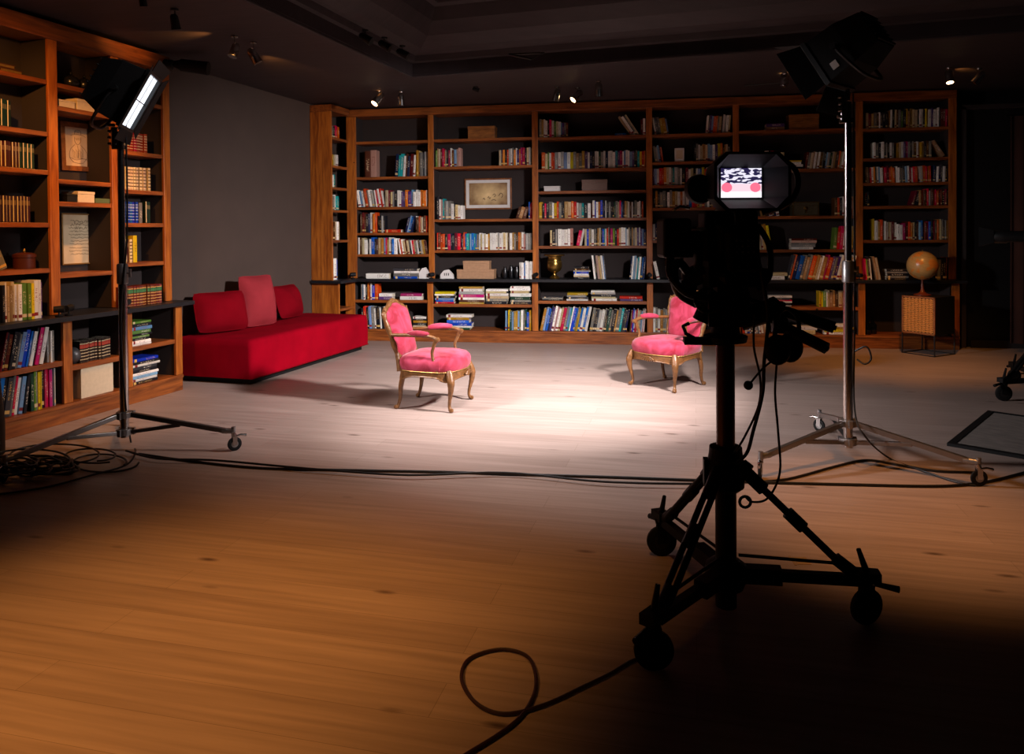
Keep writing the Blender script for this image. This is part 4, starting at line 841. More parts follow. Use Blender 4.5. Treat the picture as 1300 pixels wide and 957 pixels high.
def studio_camera(mx, lab):
    t = thing('studio_camera', lab, 'video camera', mx)
    b = MB(); b.box(-.075, .075, -.17, .17, 1.385, 1.60); b.box(-.12, .105, -.12, .12, 1.40, 1.59); b.box(-.10, .12, -.06, .05, 1.57, 1.66); b.box(-.15, -.05, -.10, .10, 1.37, 1.50); b.box(-.06, .06, -.23, -.16, 1.42, 1.58); b.box(-.045, .045, -.15, .16, 1.362, 1.388)
    b.build('body', 'blackm', t, bevel=.012)
    ex = MB().box(-.13, .03, -.20, -.12, 1.36, 1.46).box(.02, .11, -.18, -.08, 1.36, 1.43).tube([(-.2, -.1, 1.36), (-.12, -.12, 1.41), (-.05, -.2, 1.40)], [.02, .035, .03], 12).tube(smooth_path([(.09, -.12, 1.60), (.13, -.14, 1.52), (.14, -.12, 1.40), (.10, -.1, 1.34)], 4), .012, 8)
    ex.tube(smooth_path([(-.24, -.05, 1.47), (-.25, -.09, 1.40), (-.19, -.11, 1.33), (-.10, -.10, 1.31)], 4), .016, 8).tube(smooth_path([(-.10, -.1, 1.36), (-.16, -.12, 1.31), (-.13, -.13, 1.26), (-.06, -.12, 1.27)], 4), .008, 8)
    ex.build('rear_connector_box', 'blackm', t)
    s_ = MB().tube([(-.10, -.02, 1.42), (-.16, -.05, 1.40), (-.17, -.06, 1.33)], [.03, .04, .03], 12); s_.build('shoulder_pad', 'blackm', t, smooth=True)
    l = MB().lathe([(.04, 0), (.055, .02), (.055, .16), (.066, .18), (.066, .27), (.03, .28)], Matrix.Translation((0, .17, 1.50)) @ Matrix.Rotation(-math.pi/2, 4, 'X'), 24); ln = l.build('lens', 'black', t, smooth=True)
    mbx = MB(); mbx.loft([[(-.07, .44, 1.44), (.07, .44, 1.44), (.07, .44, 1.56), (-.07, .44, 1.56)], [(-.115, .56, 1.405), (.115, .56, 1.405), (.115, .56, 1.60), (-.115, .56, 1.60)]]); mbx.build('matte_box', 'blackm', ln)
    sd_ = MB().box(-.275, -.16, -.08, .05, 1.47, 1.63).box(-.18, -.09, -.06, .04, 1.47, 1.58); o = sd_.build('teleprompter_unit', 'blackm', t, bevel=.012)
    o.name = 'control_box'
    gr = MB().tube(smooth_path([(-.165, -.06, 1.40), (-.21, -.08, 1.45), (-.235, -.08, 1.42), (-.21, -.06, 1.33), (-.13, -.04, 1.28)], 4), .018, 10); gr.build('lens_control_grip', 'black', t, smooth=True)
    h = MB().tube(smooth_path([(0, -.16, 1.60), (0, -.13, 1.66), (0, .1, 1.66), (0, .14, 1.60)], 4), .015, 10); h.build('top_handle', 'black', t, smooth=True)
    v = MB(); cx_, cz, dp = .022, 1.765, .17
    def oct(w_, h_, y): k = .045; return [(cx_-w_+k, y, cz-h_), (cx_+w_-k, y, cz-h_), (cx_+w_, y, cz-h_+k), (cx_+w_, y, cz+h_-k), (cx_+w_-k, y, cz+h_), (cx_-w_+k, y, cz+h_), (cx_-w_, y, cz+h_-k), (cx_-w_, y, cz-h_+k)]
    r0, r1, r2, r3 = oct(.115, .09, -.04), oct(.135, .105, -.12), oct(.148, .112, -.26), oct(.136, .102, -.26)
    sc = [(cx_-.085, -.13, cz-.062), (cx_+.085, -.13, cz-.062), (cx_+.088, -.13, cz-.058), (cx_+.088, -.13, cz+.058), (cx_+.085, -.13, cz+.062), (cx_-.085, -.13, cz+.062), (cx_-.088, -.13, cz+.058), (cx_-.088, -.13, cz-.058)]
    v.loft([r0, r1, r2, r3, sc]); v.tube([(cx_, -.06, cz-.09), (cx_*.5, -.02, 1.62)], .02, 12)
    vf = v.build('viewfinder_monitor', 'blackm', t)
    scr = MB().box(-.081, .081, -.001, .001, -.058, .058).build('screen', screen_mat(), vf); scr.location = (cx_, -.1335, cz+.002)
    kn = MB().lathe([(.02, -.03), (.055, -.026), (.06, 0), (.055, .026), (.02, .03)], Matrix.Translation((-.135, -.10, 1.745)) @ Matrix.Rotation(math.pi/2, 4, 'X'), 24).tube([(-.135, -.10, 1.76), (-.09, -.1, 1.77)], .03, 10); kn.build('side_knob', 'blackm', vf, smooth=True)
    a = MB().tube(smooth_path([(.13, -.2, 1.86), (.185, -.24, 1.82), (.20, -.25, 1.75), (.165, -.24, 1.68), (.08, -.2, 1.645)], 4), .011, 8); a.build('monitor_handle', 'black', vf, smooth=True)
    bt = MB()
    for i in range(4):
        for j in range(3): bt.tube([(-.03+.022*i, -.231, 1.54-.022*j), (-.03+.022*i, -.234, 1.54-.022*j)], .0045, 8)
    bt.build('button_panel', 'alu', t)
    cl = MB().tube([(-.21, .02, 1.665), (-.19, -.01, 1.68), (-.15, -.01, 1.672)], .006, 8); cl.build('cable_clip', 'chrome', t, smooth=True)
    return t
cmx = Matrix.Translation((PC[0], PC[1], 0)) @ Matrix.Rotation(R(11), 4, 'Z')
studio_camera(cmx, 'black video camera with lit viewfinder picture on the foreground pedestal')
studio_camera(Matrix.Translation((P2[0], P2[1], -.12+.12)) @ Matrix.Rotation(R(58), 4, 'Z'), 'dark video camera on the pedestal at the right picture edge')
# headset and cables hanging from the pan handles
PYC = 3.02
def cpt(u, v, Y): return yplane(u, v, Y)
hs = thing('headset', 'black communication headset with boom microphone hanging from the camera pan handle', 'headset', cpt(995, 442, PYC))
ho = cpt(995, 442, PYC); H_ = lambda u, v, dy=0: cpt(u, v, PYC+dy)-ho
def blob(c, r, ax=(1, 1, 1), seg=16):
    m_ = MB(); c = Vector(c); m_.lathe([(r*math.cos(a)*1.0, r*math.sin(a)) for a in [R(-88+176*i/10) for i in range(11)]], Matrix.Translation(c) @ Matrix.Diagonal((ax[0], ax[1], ax[2], 1)), seg); return m_
for (u, v, dy) in ((987, 444, -.02), (1003, 441, .05)):
    e = blob(H_(u, v, dy), .048, (1.05, .5, 1.25)); e.build('ear_cup', 'blackm', hs, smooth=True)
MB().tube(smooth_path([H_(983, 432, -.02), H_(988, 400, -.01), H_(1000, 392, .01), H_(1013, 405, .03), H_(1014, 430, .05)], 5), .009, 8).build('headband', 'black', hs, smooth=True)
MB().tube(smooth_path([H_(983, 456, -.02), H_(968, 468, -.03), H_(952, 487, -.04)], 4), .004, 6).build('microphone_boom', 'black', hs, smooth=True)
blob(H_(950, 489, -.04), .018).build('foam_windshield', 'blackm', hs, smooth=True)
def cable(pts, r, lab, name='cable', n=6, m='cable', group=None):
    o = MB().tube(smooth_path(pts, n), r, 8).build(name, m, smooth=True); return tag(o, lab, 'cable', group)
Pv = lambda l, Y: [cpt(u, v, Y) for u, v in l]
cable(Pv([(986, 462), (984, 500), (988, 550), (990, 600), (975, 632), (955, 637), (946, 630)], PYC), .0045, 'thin black cable looping down from the headset')
cable(Pv([(958, 300), (966, 345), (975, 400), (970, 460), (968, 500), (956, 548), (948, 575), (932, 590)], PYC-.02), .007, 'thick black cable hanging down the right side of the camera')
cable(Pv([(958, 400), (957, 440), (965, 480), (963, 515), (945, 555), (932, 575)], PYC), .0045, 'thin black cable hanging between camera and headset')
co = MB().tube([cpt(946+7*math.cos(a), 637+7*math.sin(a), PYC) for a in [2*math.pi*i/16 for i in range(16)]], .006, 8, closed=True); tag(co.build('cable_ring', 'cable', smooth=True), 'small coiled black ring hanging on the headset cable', 'cable')
# ------------------------------------------------------------------ cables on the floor
def fc(l, z=.009): return [floor_pt(u, v, z) for u, v in l]
cable(fc([(176, 576), (240, 585), (330, 594), (450, 597), (560, 599), (650, 602), (760, 605), (870, 609), (960, 612), (1080, 615), (1190, 617), (1250, 612), (1300, 600), (1340, 590)]), .009, 'long black cable crossing the whole floor behind the camera pedestal')
cable(fc([(160, 572), (200, 582), (270, 584), (360, 592), (420, 597), (520, 603), (640, 600), (760, 611), (870, 614), (930, 612)], .027), .0075, 'second black cable running beside the long floor cable')
cable(fc([(950, 612), (1000, 608), (1060, 592), (1100, 584), (1140, 590), (1190, 598), (1240, 600), (1246, 606)], .009), .008, 'black cable curving under the right light stand')
cable([Vector((RS[0]+.04, RS[1]+.02, 2.5)), Vector((RS[0]+.05, RS[1]+.03, 1.6)), Vector((RS[0]+.05, RS[1]+.03, .9)), cpt(1085, 520, 5.3), cpt(1100, 556, 5.2), *fc([(1130, 582), (1170, 597), (1215, 612), (1238, 616)])], .006, 'black cable running down the pole of the right light stand')
cable([Vector((LS[0]+.045, LS[1], 2.4)), Vector((LS[0]+.05, LS[1]-.01, 1.6)), Vector((LS[0]+.02, LS[1]-.05, 1.0)), Vector((LS[0]+.05, LS[1]-.06, .4)), *fc([(166, 560), (172, 573), (160, 590), (120, 602), (60, 618), (0, 627), (-40, 630)])], .0065, 'black cable running down the left light stand and across the floor')
for i, (cu_, cv, ru, rv, lab) in enumerate(((130, 587, 46, 13, 'widest loose loop of black cable by the left light stand'), (118, 578, 40, 10, 'smaller loop of black cable by the left light stand'), (75, 577, 66, 15, 'long loop of black cable behind the left stand leg'), (40, 585, 60, 16, 'loop of black cable near the left picture edge'))):
    pts = []
    for k in range(19):
        a = 2*math.pi*k/17+i; pts.append(floor_pt(cu_+ru*(1-.02*k)*math.cos(a), cv+rv*(1-.015*k)*math.sin(a), .008+.016*i+.0004*k))
    cable(pts, .0065, lab, 'cable_loop', 4)
def tangle():
    m_ = MB(); rnd = random.Random(3)
    for k in range(16):
        cu_, cv = rnd.uniform(5, 72), rnd.uniform(570, 583); a0 = rnd.uniform(0, 6); pts = []
        for j in range(14):
            a = a0+j*.5; p = floor_pt(cu_+rnd.uniform(24, 34)*math.cos(a), cv+rnd.uniform(6, 9)*math.sin(a), .075+.006*k+.006*math.sin(a*2)); pts.append(p)
        m_.tube(smooth_path(pts, 3), .0065, 6)
    return m_.build('cable_tangle', 'cable', smooth=True)
tg = tangle(); tag(tg, 'dense heap of tangled black cables at the left edge of the floor', 'cables'); tg['kind'] = 'stuff'; tg.location.z = -.066
cable(fc([(822, 832), (800, 840), (775, 855), (740, 872), (690, 895), (640, 906), (604, 892), (586, 862), (596, 836), (635, 824), (668, 832), (680, 856), (676, 886), (650, 920), (580, 965), (540, 990)]), .0065, 'dark red brown cable with a loop on the floor at the bottom of the picture', m=mat('dark_red_cable', '#2a1210', .5))
cable([cpt(1085, 446, 5.34), cpt(1100, 440, 5.3), cpt(1106, 455, 5.3), cpt(1098, 462, 5.3), cpt(1088, 456, 5.33)], .006, 'small loop of black cable tied to the right light stand pole')
# floor panel, tape
q = [floor_pt(1202, 566), floor_pt(1254, 524), floor_pt(1254, 524)+(floor_pt(1300, 530.5)-floor_pt(1254, 524)).normalized()*1.3]
ux = (q[2]-q[1]).normalized(); vy = (q[0]-q[1]); 
pmx = Matrix(((ux.x, -ux.y, 0, q[1].x), (ux.y, ux.x, 0, q[1].y), (0, 0, 1, 0), (0, 0, 0, 1))); ll = pmx.inverted() @ q[0]
W1, L1 = 1.3, ll.y; sk = ll.x
fp = thing('reflector_board', 'flat grey board with a black frame lying on the floor at the right edge', 'panel', pmx)
def para(m_, u0, u1, v0, v1, z0, z1):   # v runs 0..1 towards the near edge
    P_ = lambda u, v, z: (u+sk*v, L1*v, z)
    m_._add([P_(u, v, z) for u in (u0, u1) for v in (v0, v1) for z in (z0, z1)], [(0, 1, 3, 2), (4, 6, 7, 5), (0, 4, 5, 1), (2, 3, 7, 6), (0, 2, 6, 4), (1, 5, 7, 3)]); return m_
para(MB(), .03, W1-.03, .03, .97, .004, .018).build('board', 'matgrey', fp)
f_ = MB(); para(f_, 0, .05, 0, 1, 0, .022); para(f_, W1-.05, W1, 0, 1, 0, .022); para(f_, .05, W1-.05, 0, .035, 0, .022); para(f_, .05, W1-.05, .965, 1, 0, .022); f_.build('frame', 'blackm', fp)
tp = floor_pt(1017, 712); tag(MB().box(-.03, .035, -.04, .04, 0, .0015).box(-.045, -.034, -.05, .05, 0, .0018).build('floor_tape', mat('tape', '#9a7a50', .6), mxw=Matrix.Translation(tp) @ Matrix.Rotation(.1, 4, 'Z')), 'small tan tape mark on the floor behind the camera pedestal', 'tape')
# black bag at the left edge
bgp = floor_pt(-24, 584)
bg = thing('equipment_bag', 'tall black equipment bag at the left edge behind the cables', 'bag', bgp)
MB().loft([[(rx*math.cos(a), ry*math.sin(a), z) for a in [2*math.pi*i/24 for i in range(24)]] for rx, ry, z in ((.10, .12, 0), (.135, .15, .03), (.14, .15, .25), (.12, .13, .5), (.11, .12, .62), (.06, .07, .68))]).build('body', 'blackm', bg, smooth=True)
MB().tube(smooth_path([(-.05, 0, .66), (-.04, 0, .76), (.04, 0, .76), (.05, 0, .66)], 4), .012, 8).build('handle', 'black', bg, smooth=True)
# ------------------------------------------------------------------ globe on rattan cabinet
ca, cb_, cc = floor_pt(1145, 447.5), floor_pt(1187, 453.6), floor_pt(1207, 448)
cx = (cb_-ca).normalized(); cw = (cb_-ca).length; cdp = .42
cm = Matrix(((cx.x, -cx.y, 0, ca.x), (cx.y, cx.x, 0, ca.y), (0, 0, 1, 0), (0, 0, 0, 1)))
cab = thing('side_cabinet', 'small rattan front cabinet on a thin black metal frame by the back bookcase', 'cabinet', cm)
z0, z1 = .262, .735
MB().box(0, cw, .012, cdp, z0, z1).build('body', 'blackm', cab, bevel=.004)
dr = MB()
for a, b, c, d in ((0, cw, z0, z0+.022), (0, cw, z1-.022, z1), (0, .022, z0, z1), (cw-.022, cw, z0, z1)): dr.box(a, b, -.006, .011, c, d)
do = dr.build('door', 'box_wood', cab, bevel=.002)
wv = MB(); nx, nz = 8, 9
for i in range(nx):
    xx = .03+(cw-.06)*(i+.5)/nx; wv.box(xx-.015, xx+.015, .001, .009, z0+.023, z1-.023)
for j in range(nz*2):
    zz = z0+.03+(z1-z0-.06)*(j+.5)/(nz*2); wv.tube([(.023+(cw-.046)*i/16, .003+.005*math.sin(i*math.pi+j*math.pi), zz) for i in range(17)], .0085, 5)
wv.build('woven_panel', mat('woven_rattan', '#cc8c44', .6, 0, .3, 40), do)
fr2 = MB()
for a in (.006, cw-.006):
    for b in (.0, cdp): fr2.box(a-.006, a+.006, b-.006, b+.006, .0, z0-.001)
for b in (0, cdp): fr2.box(0, cw, b-.006, b+.006, 0, .012)
for a in (.006, cw-.006): fr2.box(a-.006, a+.006, 0, cdp, 0, .012)
fr2.build('frame', 'black', cab)
def globe_mat():
    k = NT('aged_globe_map'); tc = k.n('ShaderNodeTexCoord'); nz = k.n('ShaderNodeTexNoise', i_Scale=9.0, i_Detail=5.0); k.l(tc.outputs['Object'], nz.inputs['Vector'])
    g = k.math('GREATER_THAN', nz.outputs[0], .52); c = k.mix(g, rgb('#a88c58'), rgb('#c07c34'))
    sp = k.n('ShaderNodeSeparateXYZ'); k.l(tc.outputs['Object'], sp.inputs[0])
    ln = k.math('LESS_THAN', k.math('FRACT', k.math('MULTIPLY', sp.outputs[2], 26.0)), .06); c = k.mix(k.math('MULTIPLY', ln, .4), c, rgb('#5a4020'))
    k.l(c, k.b.inputs['Base Color']); k.b.inputs['Roughness'].default_value = .3; return k.m
gp = cm @ Vector((cw*.72-.165, .20, z1+.0005))
gl = thing('globe', 'antique tan globe on a turned wooden stand on the rattan cabinet', 'globe', gp)
gc = yplane(1171.5, 337, gp.y)-gp; GR = 18.2*(gp-O_).dot(FX)/FPX
MB().lathe([(.10, 0), (.10, .012), (.05, .025), (.025, .05), (.016, .10), (.02, .13), (.012, .15), (.014, max(.2, gc.z-GR-.004))], None, 28).build('stand', mat('turned_mahogany', '#6b2e16', .35), gl, smooth=True)
mb2 = MB(); mb2.lathe([(GR*math.cos(R(-89.5+179*i/22)), GR*math.sin(R(-89.5+179*i/22))) for i in range(23)], None, 40); g_ = mb2.build('sphere', globe_mat(), gl, smooth=True); g_.location = (0, 0, gc.z); g_.rotation_euler = (R(20), R(10), 0)
MB().tube([(0, 0, gc.z+GR-.004), (0, 0, gc.z+GR+.02)], .008, 8).build('pivot', 'brass', gl, smooth=True)
# ------------------------------------------------------------------ pictures
def picture(mx, w_, h_, fw, mf, paper, lab, name='framed_picture', inner=None, ink=None, mattew=0):
    t = thing(name, lab, 'picture', mx); f = MB()
    f.box(-w_/2, w_/2, -.02, 0, -h_/2, -h_/2+fw); f.box(-w_/2, w_/2, -.02, 0, h_/2-fw, h_/2); f.box(-w_/2, -w_/2+fw, -.02, 0, -h_/2+fw, h_/2-fw); f.box(w_/2-fw, w_/2, -.02, 0, -h_/2+fw, h_/2-fw)
    f.build('frame', mf, t, bevel=.002)
    MB().box(-w_/2+fw, w_/2-fw, -.008, -.002, -h_/2+fw, h_/2-fw).build('mount' if mattew else 'sheet', 'white' if mattew else paper, t)
    if mattew: MB().box(-w_/2+fw+mattew, w_/2-fw-mattew, -.0095, -.0082, -h_/2+fw+mattew, h_/2-fw-mattew).build('print', paper, t)
    if ink: ink(t)
    return t
inkm = mat('sepia_ink', '#4a3a2c', .8)
def strokes(t, lines, r=.0022, y=-.0102):
    m_ = MB()
    for l in lines: m_.tube(smooth_path([(x, y, z) for x, z in l], 4), r, 4)
    m_.build('drawing', inkm, t)
def pic_on_left(u0, v0, u1, v1, o):
    a, b = lplane(u0, v0, o), lplane(u1, v1, o); s0, s1 = a.dot(A_), b.dot(A_); return (s0+s1)/2, s1-s0
OB = OU-.298
s_c, w_ = pic_on_left(76, 200, 118.5, 200, OB); zt_, zb_ = lplane(97, 156, OB).z, lplane(97, 217, OB).z
def man(t):
    strokes(t, [[(-.06+.012*k, -.02-.01*(k % 3)), (-.05+.012*k, -.07), (-.055+.011*k, -.11)] for k in range(10)], .0009)
    strokes(t, [[(-.028+.008*k, .13), (-.02+.006*k, .146)] for k in range(7)]+[[(-.02+.01*k, .085), (-.018+.01*k, .06)] for k in range(5)], .0008)
    strokes(t, [[(-.07, .10), (-.02, .115), (.05, .11), (.09, .095)], [(-.03, .115), (-.02, .15), (.03, .15), (.04, .11)], [(-.03, .09), (-.03, .05), (0, .02), (.035, .05), (.035, .09)],
      [(-.03, .02), (-.08, -.03), (-.09, -.10), (-.05, -.14)], [(.03, .02), (.085, -.03), (.10, -.09), (.06, -.14)], [(-.09, -.10), (-.02, -.12), (.05, -.105), (.10, -.115)], [(-.06, -.14), (0, -.15), (.06, -.145)], [(0, .01), (.005, -.05), (0, -.10)]], .0014)
picture(fr_left(s_c, OB, (zt_+zb_)/2) @ Matrix.Rotation(R(-1.5), 4, 'Y'), w_, zt_-zb_, .045, 'frame', mat('ivory_paper', '#c2a98c', .8), 'brown framed pencil sketch of a hatted figure in the left bookcase', ink=man)
s_c, w_ = pic_on_left(77, 300, 120.5, 300, OB); zt_, zb_ = lplane(99, 271, OB).z, lplane(99, 335.5, OB).z
def writing(t):
    rnd = random.Random(5); L_ = []
    for k in range(11):
        z = .16-.03*k; x = -.11+rnd.uniform(0, .03); pts = []
        while x < .11: pts.append((x, z+rnd.uniform(-.006, .008)*(1.8 if k < 3 else 1))); x += .009
        L_.append(pts)
    strokes(t, L_, .0011)
picture(fr_left(s_c, OB, (zt_+zb_)/2), w_, zt_-zb_, .012, 'gframe', mat('old_letter_paper', '#c9b592', .8), 'thin gold framed handwritten letter in the left bookcase', ink=writing)
YB = YU+.308; a, b = yplane(590, 227, YB), yplane(650, 265.5, YB); 
sep = NT('sepia_print'); tc = sep.n('ShaderNodeTexCoord'); n_ = sep.n('ShaderNodeTexNoise', i_Scale=7.0, i_Detail=6.0); sep.l(tc.outputs['Object'], n_.inputs['Vector']); mp_ = sep.n('ShaderNodeMapping'); mp_.inputs['Scale'].default_value = (3.0, 1, 4.2); sep.l(tc.outputs['Object'], mp_.inputs[0]); ln_ = sep.n('ShaderNodeVectorMath', operation='LENGTH'); sep.l(mp_.outputs[0], ln_.inputs[0]); f_ = sep.math('ADD', sep.math('MULTIPLY', n_.outputs[0], .9), sep.math('SUBTRACT', .45, sep.math('MULTIPLY', ln_.outputs['Value'], .75))); cl_ = sep.n('ShaderNodeClamp'); sep.l(f_, cl_.inputs[0]); sep.l(sep.mix(cl_.outputs[0], rgb('#5a3210'), rgb('#e8c890')), sep.b.inputs['Base Color'])
def spots(t): strokes(t, [[(-.08, -.08), (-.06, -.06), (-.05, -.09)], [(-.01, -.06), (.01, -.04), (.02, -.07), (.04, -.05)], [(.07, -.02), (.1, .0), (.11, -.03), (.09, -.04)], [(.16, -.03), (.19, .01), (.22, -.02), (.2, -.06)], [(.05, -.1), (.08, -.085), (.12, -.1)]], .004, -.0125)
picture(Matrix.Translation(((a.x+b.x)/2, YB, (a.z+b.z)/2)), b.x-a.x, a.z-b.z, .022, 'frame', sep.m, 'sepia landscape print with a white mount in the second bay of the back bookcase', ink=spots, mattew=.045)
# ------------------------------------------------------------------ boxes, urn, vases on the shelves
def bxthing(name, lab, code, u0, u1, z, hpx, dep, m, cat='box', v=None, lid=True, yo=0, lidm=None, extra=None):
    F_, al, yy = fr(code); vz = v if v is not None else {'B': 290, 'b': 400, 'c': 350}.get(code, 250); x0, x1 = al(u0, vz), al(u1, vz)
    c = F_ @ Vector(((x0+x1)/2, yo, z+.001)); dist = (c-O_).dot(FX); h = hpx*dist/FPX; w_ = x1-x0
    t = thing(name, lab, cat, F_ @ Matrix.Translation(((x0+x1)/2, yo, z+.001)))
    MB().box(-w_/2, w_/2, 0, dep, 0, h*(.74 if lid else 1)).build('body', m, t, bevel=.003)
    if lid: MB().box(-w_/2-.003, w_/2+.003, -.003, dep+.003, h*.745, h).build('lid', lidm or m, t, bevel=.003)
    if extra: extra(t, w_, h)
    return t, x0, x1, h
bxthing('wooden_box', 'wooden box on the top shelf of the second bay, back bookcase', 'B', 595, 629, 2.932, 15.5, .2, 'box_wood')
bxthing('white_box', 'flat white box on the third shelf of the third bay, back bookcase', 'B', 691, 711, 2.155, 6.5, .15, 'white')
bxthing('linen_box', 'grey brown lidded box on the third shelf of the third bay', 'B', 739, 771, 2.155, 14, .2, 'box_grey')
bxthing('carton_box', 'larger tan speckled box under a smaller one on the black ledge', 'c', 580, 627, .912, 12, .2, 'box_tan', lid=True)
F_, al, yy = fr('c'); hb_ = 12*(YL/FPX)*1.03
bxthing('carton_box', 'smaller tan speckled box on top of the larger tan box', 'c', 588, 621, .912+12*10.35/FPX+.002, 11, .17, 'box_tan')
bxthing('wooden_box', 'dark wooden box on the top shelf of the fifth bay, back bookcase', 'B', 1002, 1040, 2.940, 19, .2, 'box_wood')
def clock(t, w_, h): MB().box(-w_*.35, w_*.35, -.004, -.001, h*.2, h*.85).build('face', 'cream', t)
bxthing('table_clock', 'small white upright block on the second shelf of the fourth bay', 'B', 857, 869, 2.538, 17, .06, 'white', 'clock', lid=False, extra=clock)
def chest(t, w_, h):
    for x in (-w_/2+.008, w_/2-.008): MB().box(x-.008, x+.008, -.005, -.001, 0, h*.98).build('corner_trim', 'brass', t)
    MB().box(-w_/2, w_/2, -.006, -.001, h*.94, h).box(-w_/2, w_/2, -.006, -.001, 0, h*.06).build('edge_trim', 'brass', t)
    MB().lathe([(.004, 0), (.028, .004), (.02, .012), (.004, .016)], Matrix.Translation((0, -.002, h*.55)) @ Matrix.Rotation(math.pi/2, 4, 'X'), 14).box(-.012, .012, -.010, -.002, h*.2, h*.5).build('lock_plate', 'brass', t)
bxthing('ornate_chest', 'dark ornate chest with gold trim on the third shelf, fifth bay', 'B', 1006, 1040, 1.768, 18, .18, mat('mottled_chest', '#3a3320', .5, 0, .9, 35), 'chest', extra=chest)
# left bookcase boxes
bxthing('paper_box', 'low cream box on the second shelf, middle bay of left bookcase', 'L', 75, 95, 2.684, 9, .16, 'cream', v=128)
bxthing('paper_box', 'cream striped stack box near the lamp, middle bay of left bookcase', 'L', 98, 120, 2.684, 14, .16, 'cream', v=132)
bxthing('paper_box', 'black box on the shelf between the two framed pictures', 'L', 85.5, 98, 1.867, 10, .16, 'blackm', v=250)
bxthing('paper_box', 'cream lidded box between the two framed pictures', 'L', 99, 120, 1.867, 14, .18, 'cream', v=250)
bxthing('green_folder', 'flat green folder box beside the cream box in the left bookcase', 'L', 121, 140, 1.867, 6, .16, 'green', v=252, lid=False)
bxthing('storage_box', 'large cream storage box on the bottom shelf of the left bookcase', 'l', 103, 144, .16, 38, .25, 'cream', v=488, lid=False)
# gold edged flat books on the top shelf
for k, (u0, u1, c, lab) in enumerate(((3, 31, 'm', 'lower gold edged flat book on the top shelf, left bookcase'), (-8, 22, 'm', 'upper tilted gold edged flat book on the top shelf, left bookcase'))):
    F_, al, yy = fr('L'); xa, xb = al(u0, 90), al(u1, 90); t = thing('album', lab, 'book', F_ @ Matrix.Translation(((xa+xb)/2, .02, 2.884+k*.034)) @ Matrix.Rotation(R(0), 4, 'Y'))
    w_ = xb-xa; MB().box(-w_/2, w_/2, 0, .2, 0, .006).box(-w_/2, w_/2, 0, .2, .026, .032).box(-w_/2, -w_/2+.005, 0, .2, .006, .026).build('cover', BM['m'], t); MB().box(-w_/2+.006, w_/2-.006, .004, .196, .0065, .0255).build('pages', 'gold', t)
def lathed(name, lab, cat, p, prof, m, parts=None, group=None, seg=28):
    t = thing(name, lab, cat, p, group)
    MB().lathe(prof, None, seg).build('body', m, t, smooth=True)
    if parts: parts(t)
    return t
def urn_rim(t): MB().lathe([(.098, .318), (.145, .326), (.148, .338), (.13, .345), (.10, .34)], None, 36).build('rim', 'brass', t, smooth=True); MB().lathe([(.098, .235), (.106, .24), (.098, .247)], None, 36).build('band', 'gold', t, smooth=True)
up = yplane(704, 352, YL+.10); up.z = .912
lathed('brass_urn', 'large brass urn on the black ledge of the third bay', 'urn', up, [(.07, 0), (.075, .012), (.06, .03), (.03, .05), (.026, .07), (.05, .09), (.09, .12), (.108, .17), (.106, .22), (.094, .26), (.092, .29), (.10, .317)], 'brass', urn_rim)
for i, (u, h) in enumerate(((641, .17), (649, .19), (656, .185))):
    p = yplane(u, 352, YL+.08+.05*(i % 2)); p.z = .912
    lathed('black_vase', ['leftmost small dark vase beside the white books', 'middle small dark vase beside the white books', 'rightmost small dark vase beside the white books'][i], 'vase', p, [(.022, 0), (.03, .01), (.036, h*.4), (.032, h*.75), (.018, h*.92), (.022, h)], 'vase', group='dark vases on the ledge')
# white house shaped stones
for (u0, u1, hp, lab) in ((558, 575, 12, 'white gable shaped block with dark marks on the black ledge'), (531, 544, 15, 'cream angular stone block at the ledge end of the first bay')):
    F_, al, yy = fr('c'); xa, xb = al(u0, 350), al(u1, 350); w_ = xb-xa; h = hp*10.35/FPX
    t = thing('stone_block', lab, 'ornament', F_ @ Matrix.Translation(((xa+xb)/2, .02, .9125)))
    mm = MB().prism([(-w_/2, 0), (w_/2, 0), (w_*.46, h*.45), (w_*.12, h), (-w_*.2, h*.92), (-w_*.46, h*.5)], None, 0, .08); mm.build('stone', 'white', t, bevel=.004)
    if u0 == 558:
        g = MB(); 
        for x in (-.03, .0, .03): g.box(x-.006, x+.006, -.003, -.0005, h*.35, h*.62)
        g.build('marks', 'blackm', t)
# teapots top, round box, grey ball, bits on ledge in the left bookcase
for i, (u, lab) in enumerate(((90, 'left round black teapot on the top shelf, middle bay of left bookcase'), (107, 'right round black teapot on the top shelf beside the other teapot'))):
    p = lplane(u, 106, OU-.12); p.z = 2.878
    def tp_(t): MB().lathe([(.004, .118), (.014, .123), (.012, .14), (.003, .145)], None, 14).build('lid_knob', 'vase', t, smooth=True); MB().tube(smooth_path([(-.055, 0, .05), (-.09, 0, .08), (-.1, 0, .1)], 3), .01, 8).build('spout', 'vase', t, smooth=True)
    lathed('teapot', lab, 'teapot', p, [(.035, 0), (.06, .02), (.068, .055), (.058, .09), (.03, .11), (.008, .118)], 'vase', tp_, 'black teapots')
p = lplane(31, 339, OU-.14); p.z = 1.303
def lidk(t): MB().lathe([(.005, .135), (.012, .142), (.01, .16), (.003, .168)], None, 14).build('knob', 'brass', t, smooth=True)
lathed('round_box', 'round dark wood lidded box beside the leaning grey book', 'box', p, [(.078, 0), (.08, .01), (.08, .09), (.086, .095), (.086, .12), (.05, .133), (.01, .136)], mat('dark_red_wood', '#4a2012', .35), lidk)
p = lplane(93, 460, OL-.10); p.z = .468
t = thing('grey_ball', 'grey metal ball beside the striped book set, left bookcase', 'ornament', p); MB().lathe([(.07*math.cos(R(-85+175*i/14)), .072+.07*math.sin(R(-85+175*i/14))) for i in range(15)], None, 28).build('ball', 'steelb', t, smooth=True)
MB().lathe([(.03, 0), (.034, .003), (.03, .008)], None, 20).build('foot', 'black', t, smooth=True)
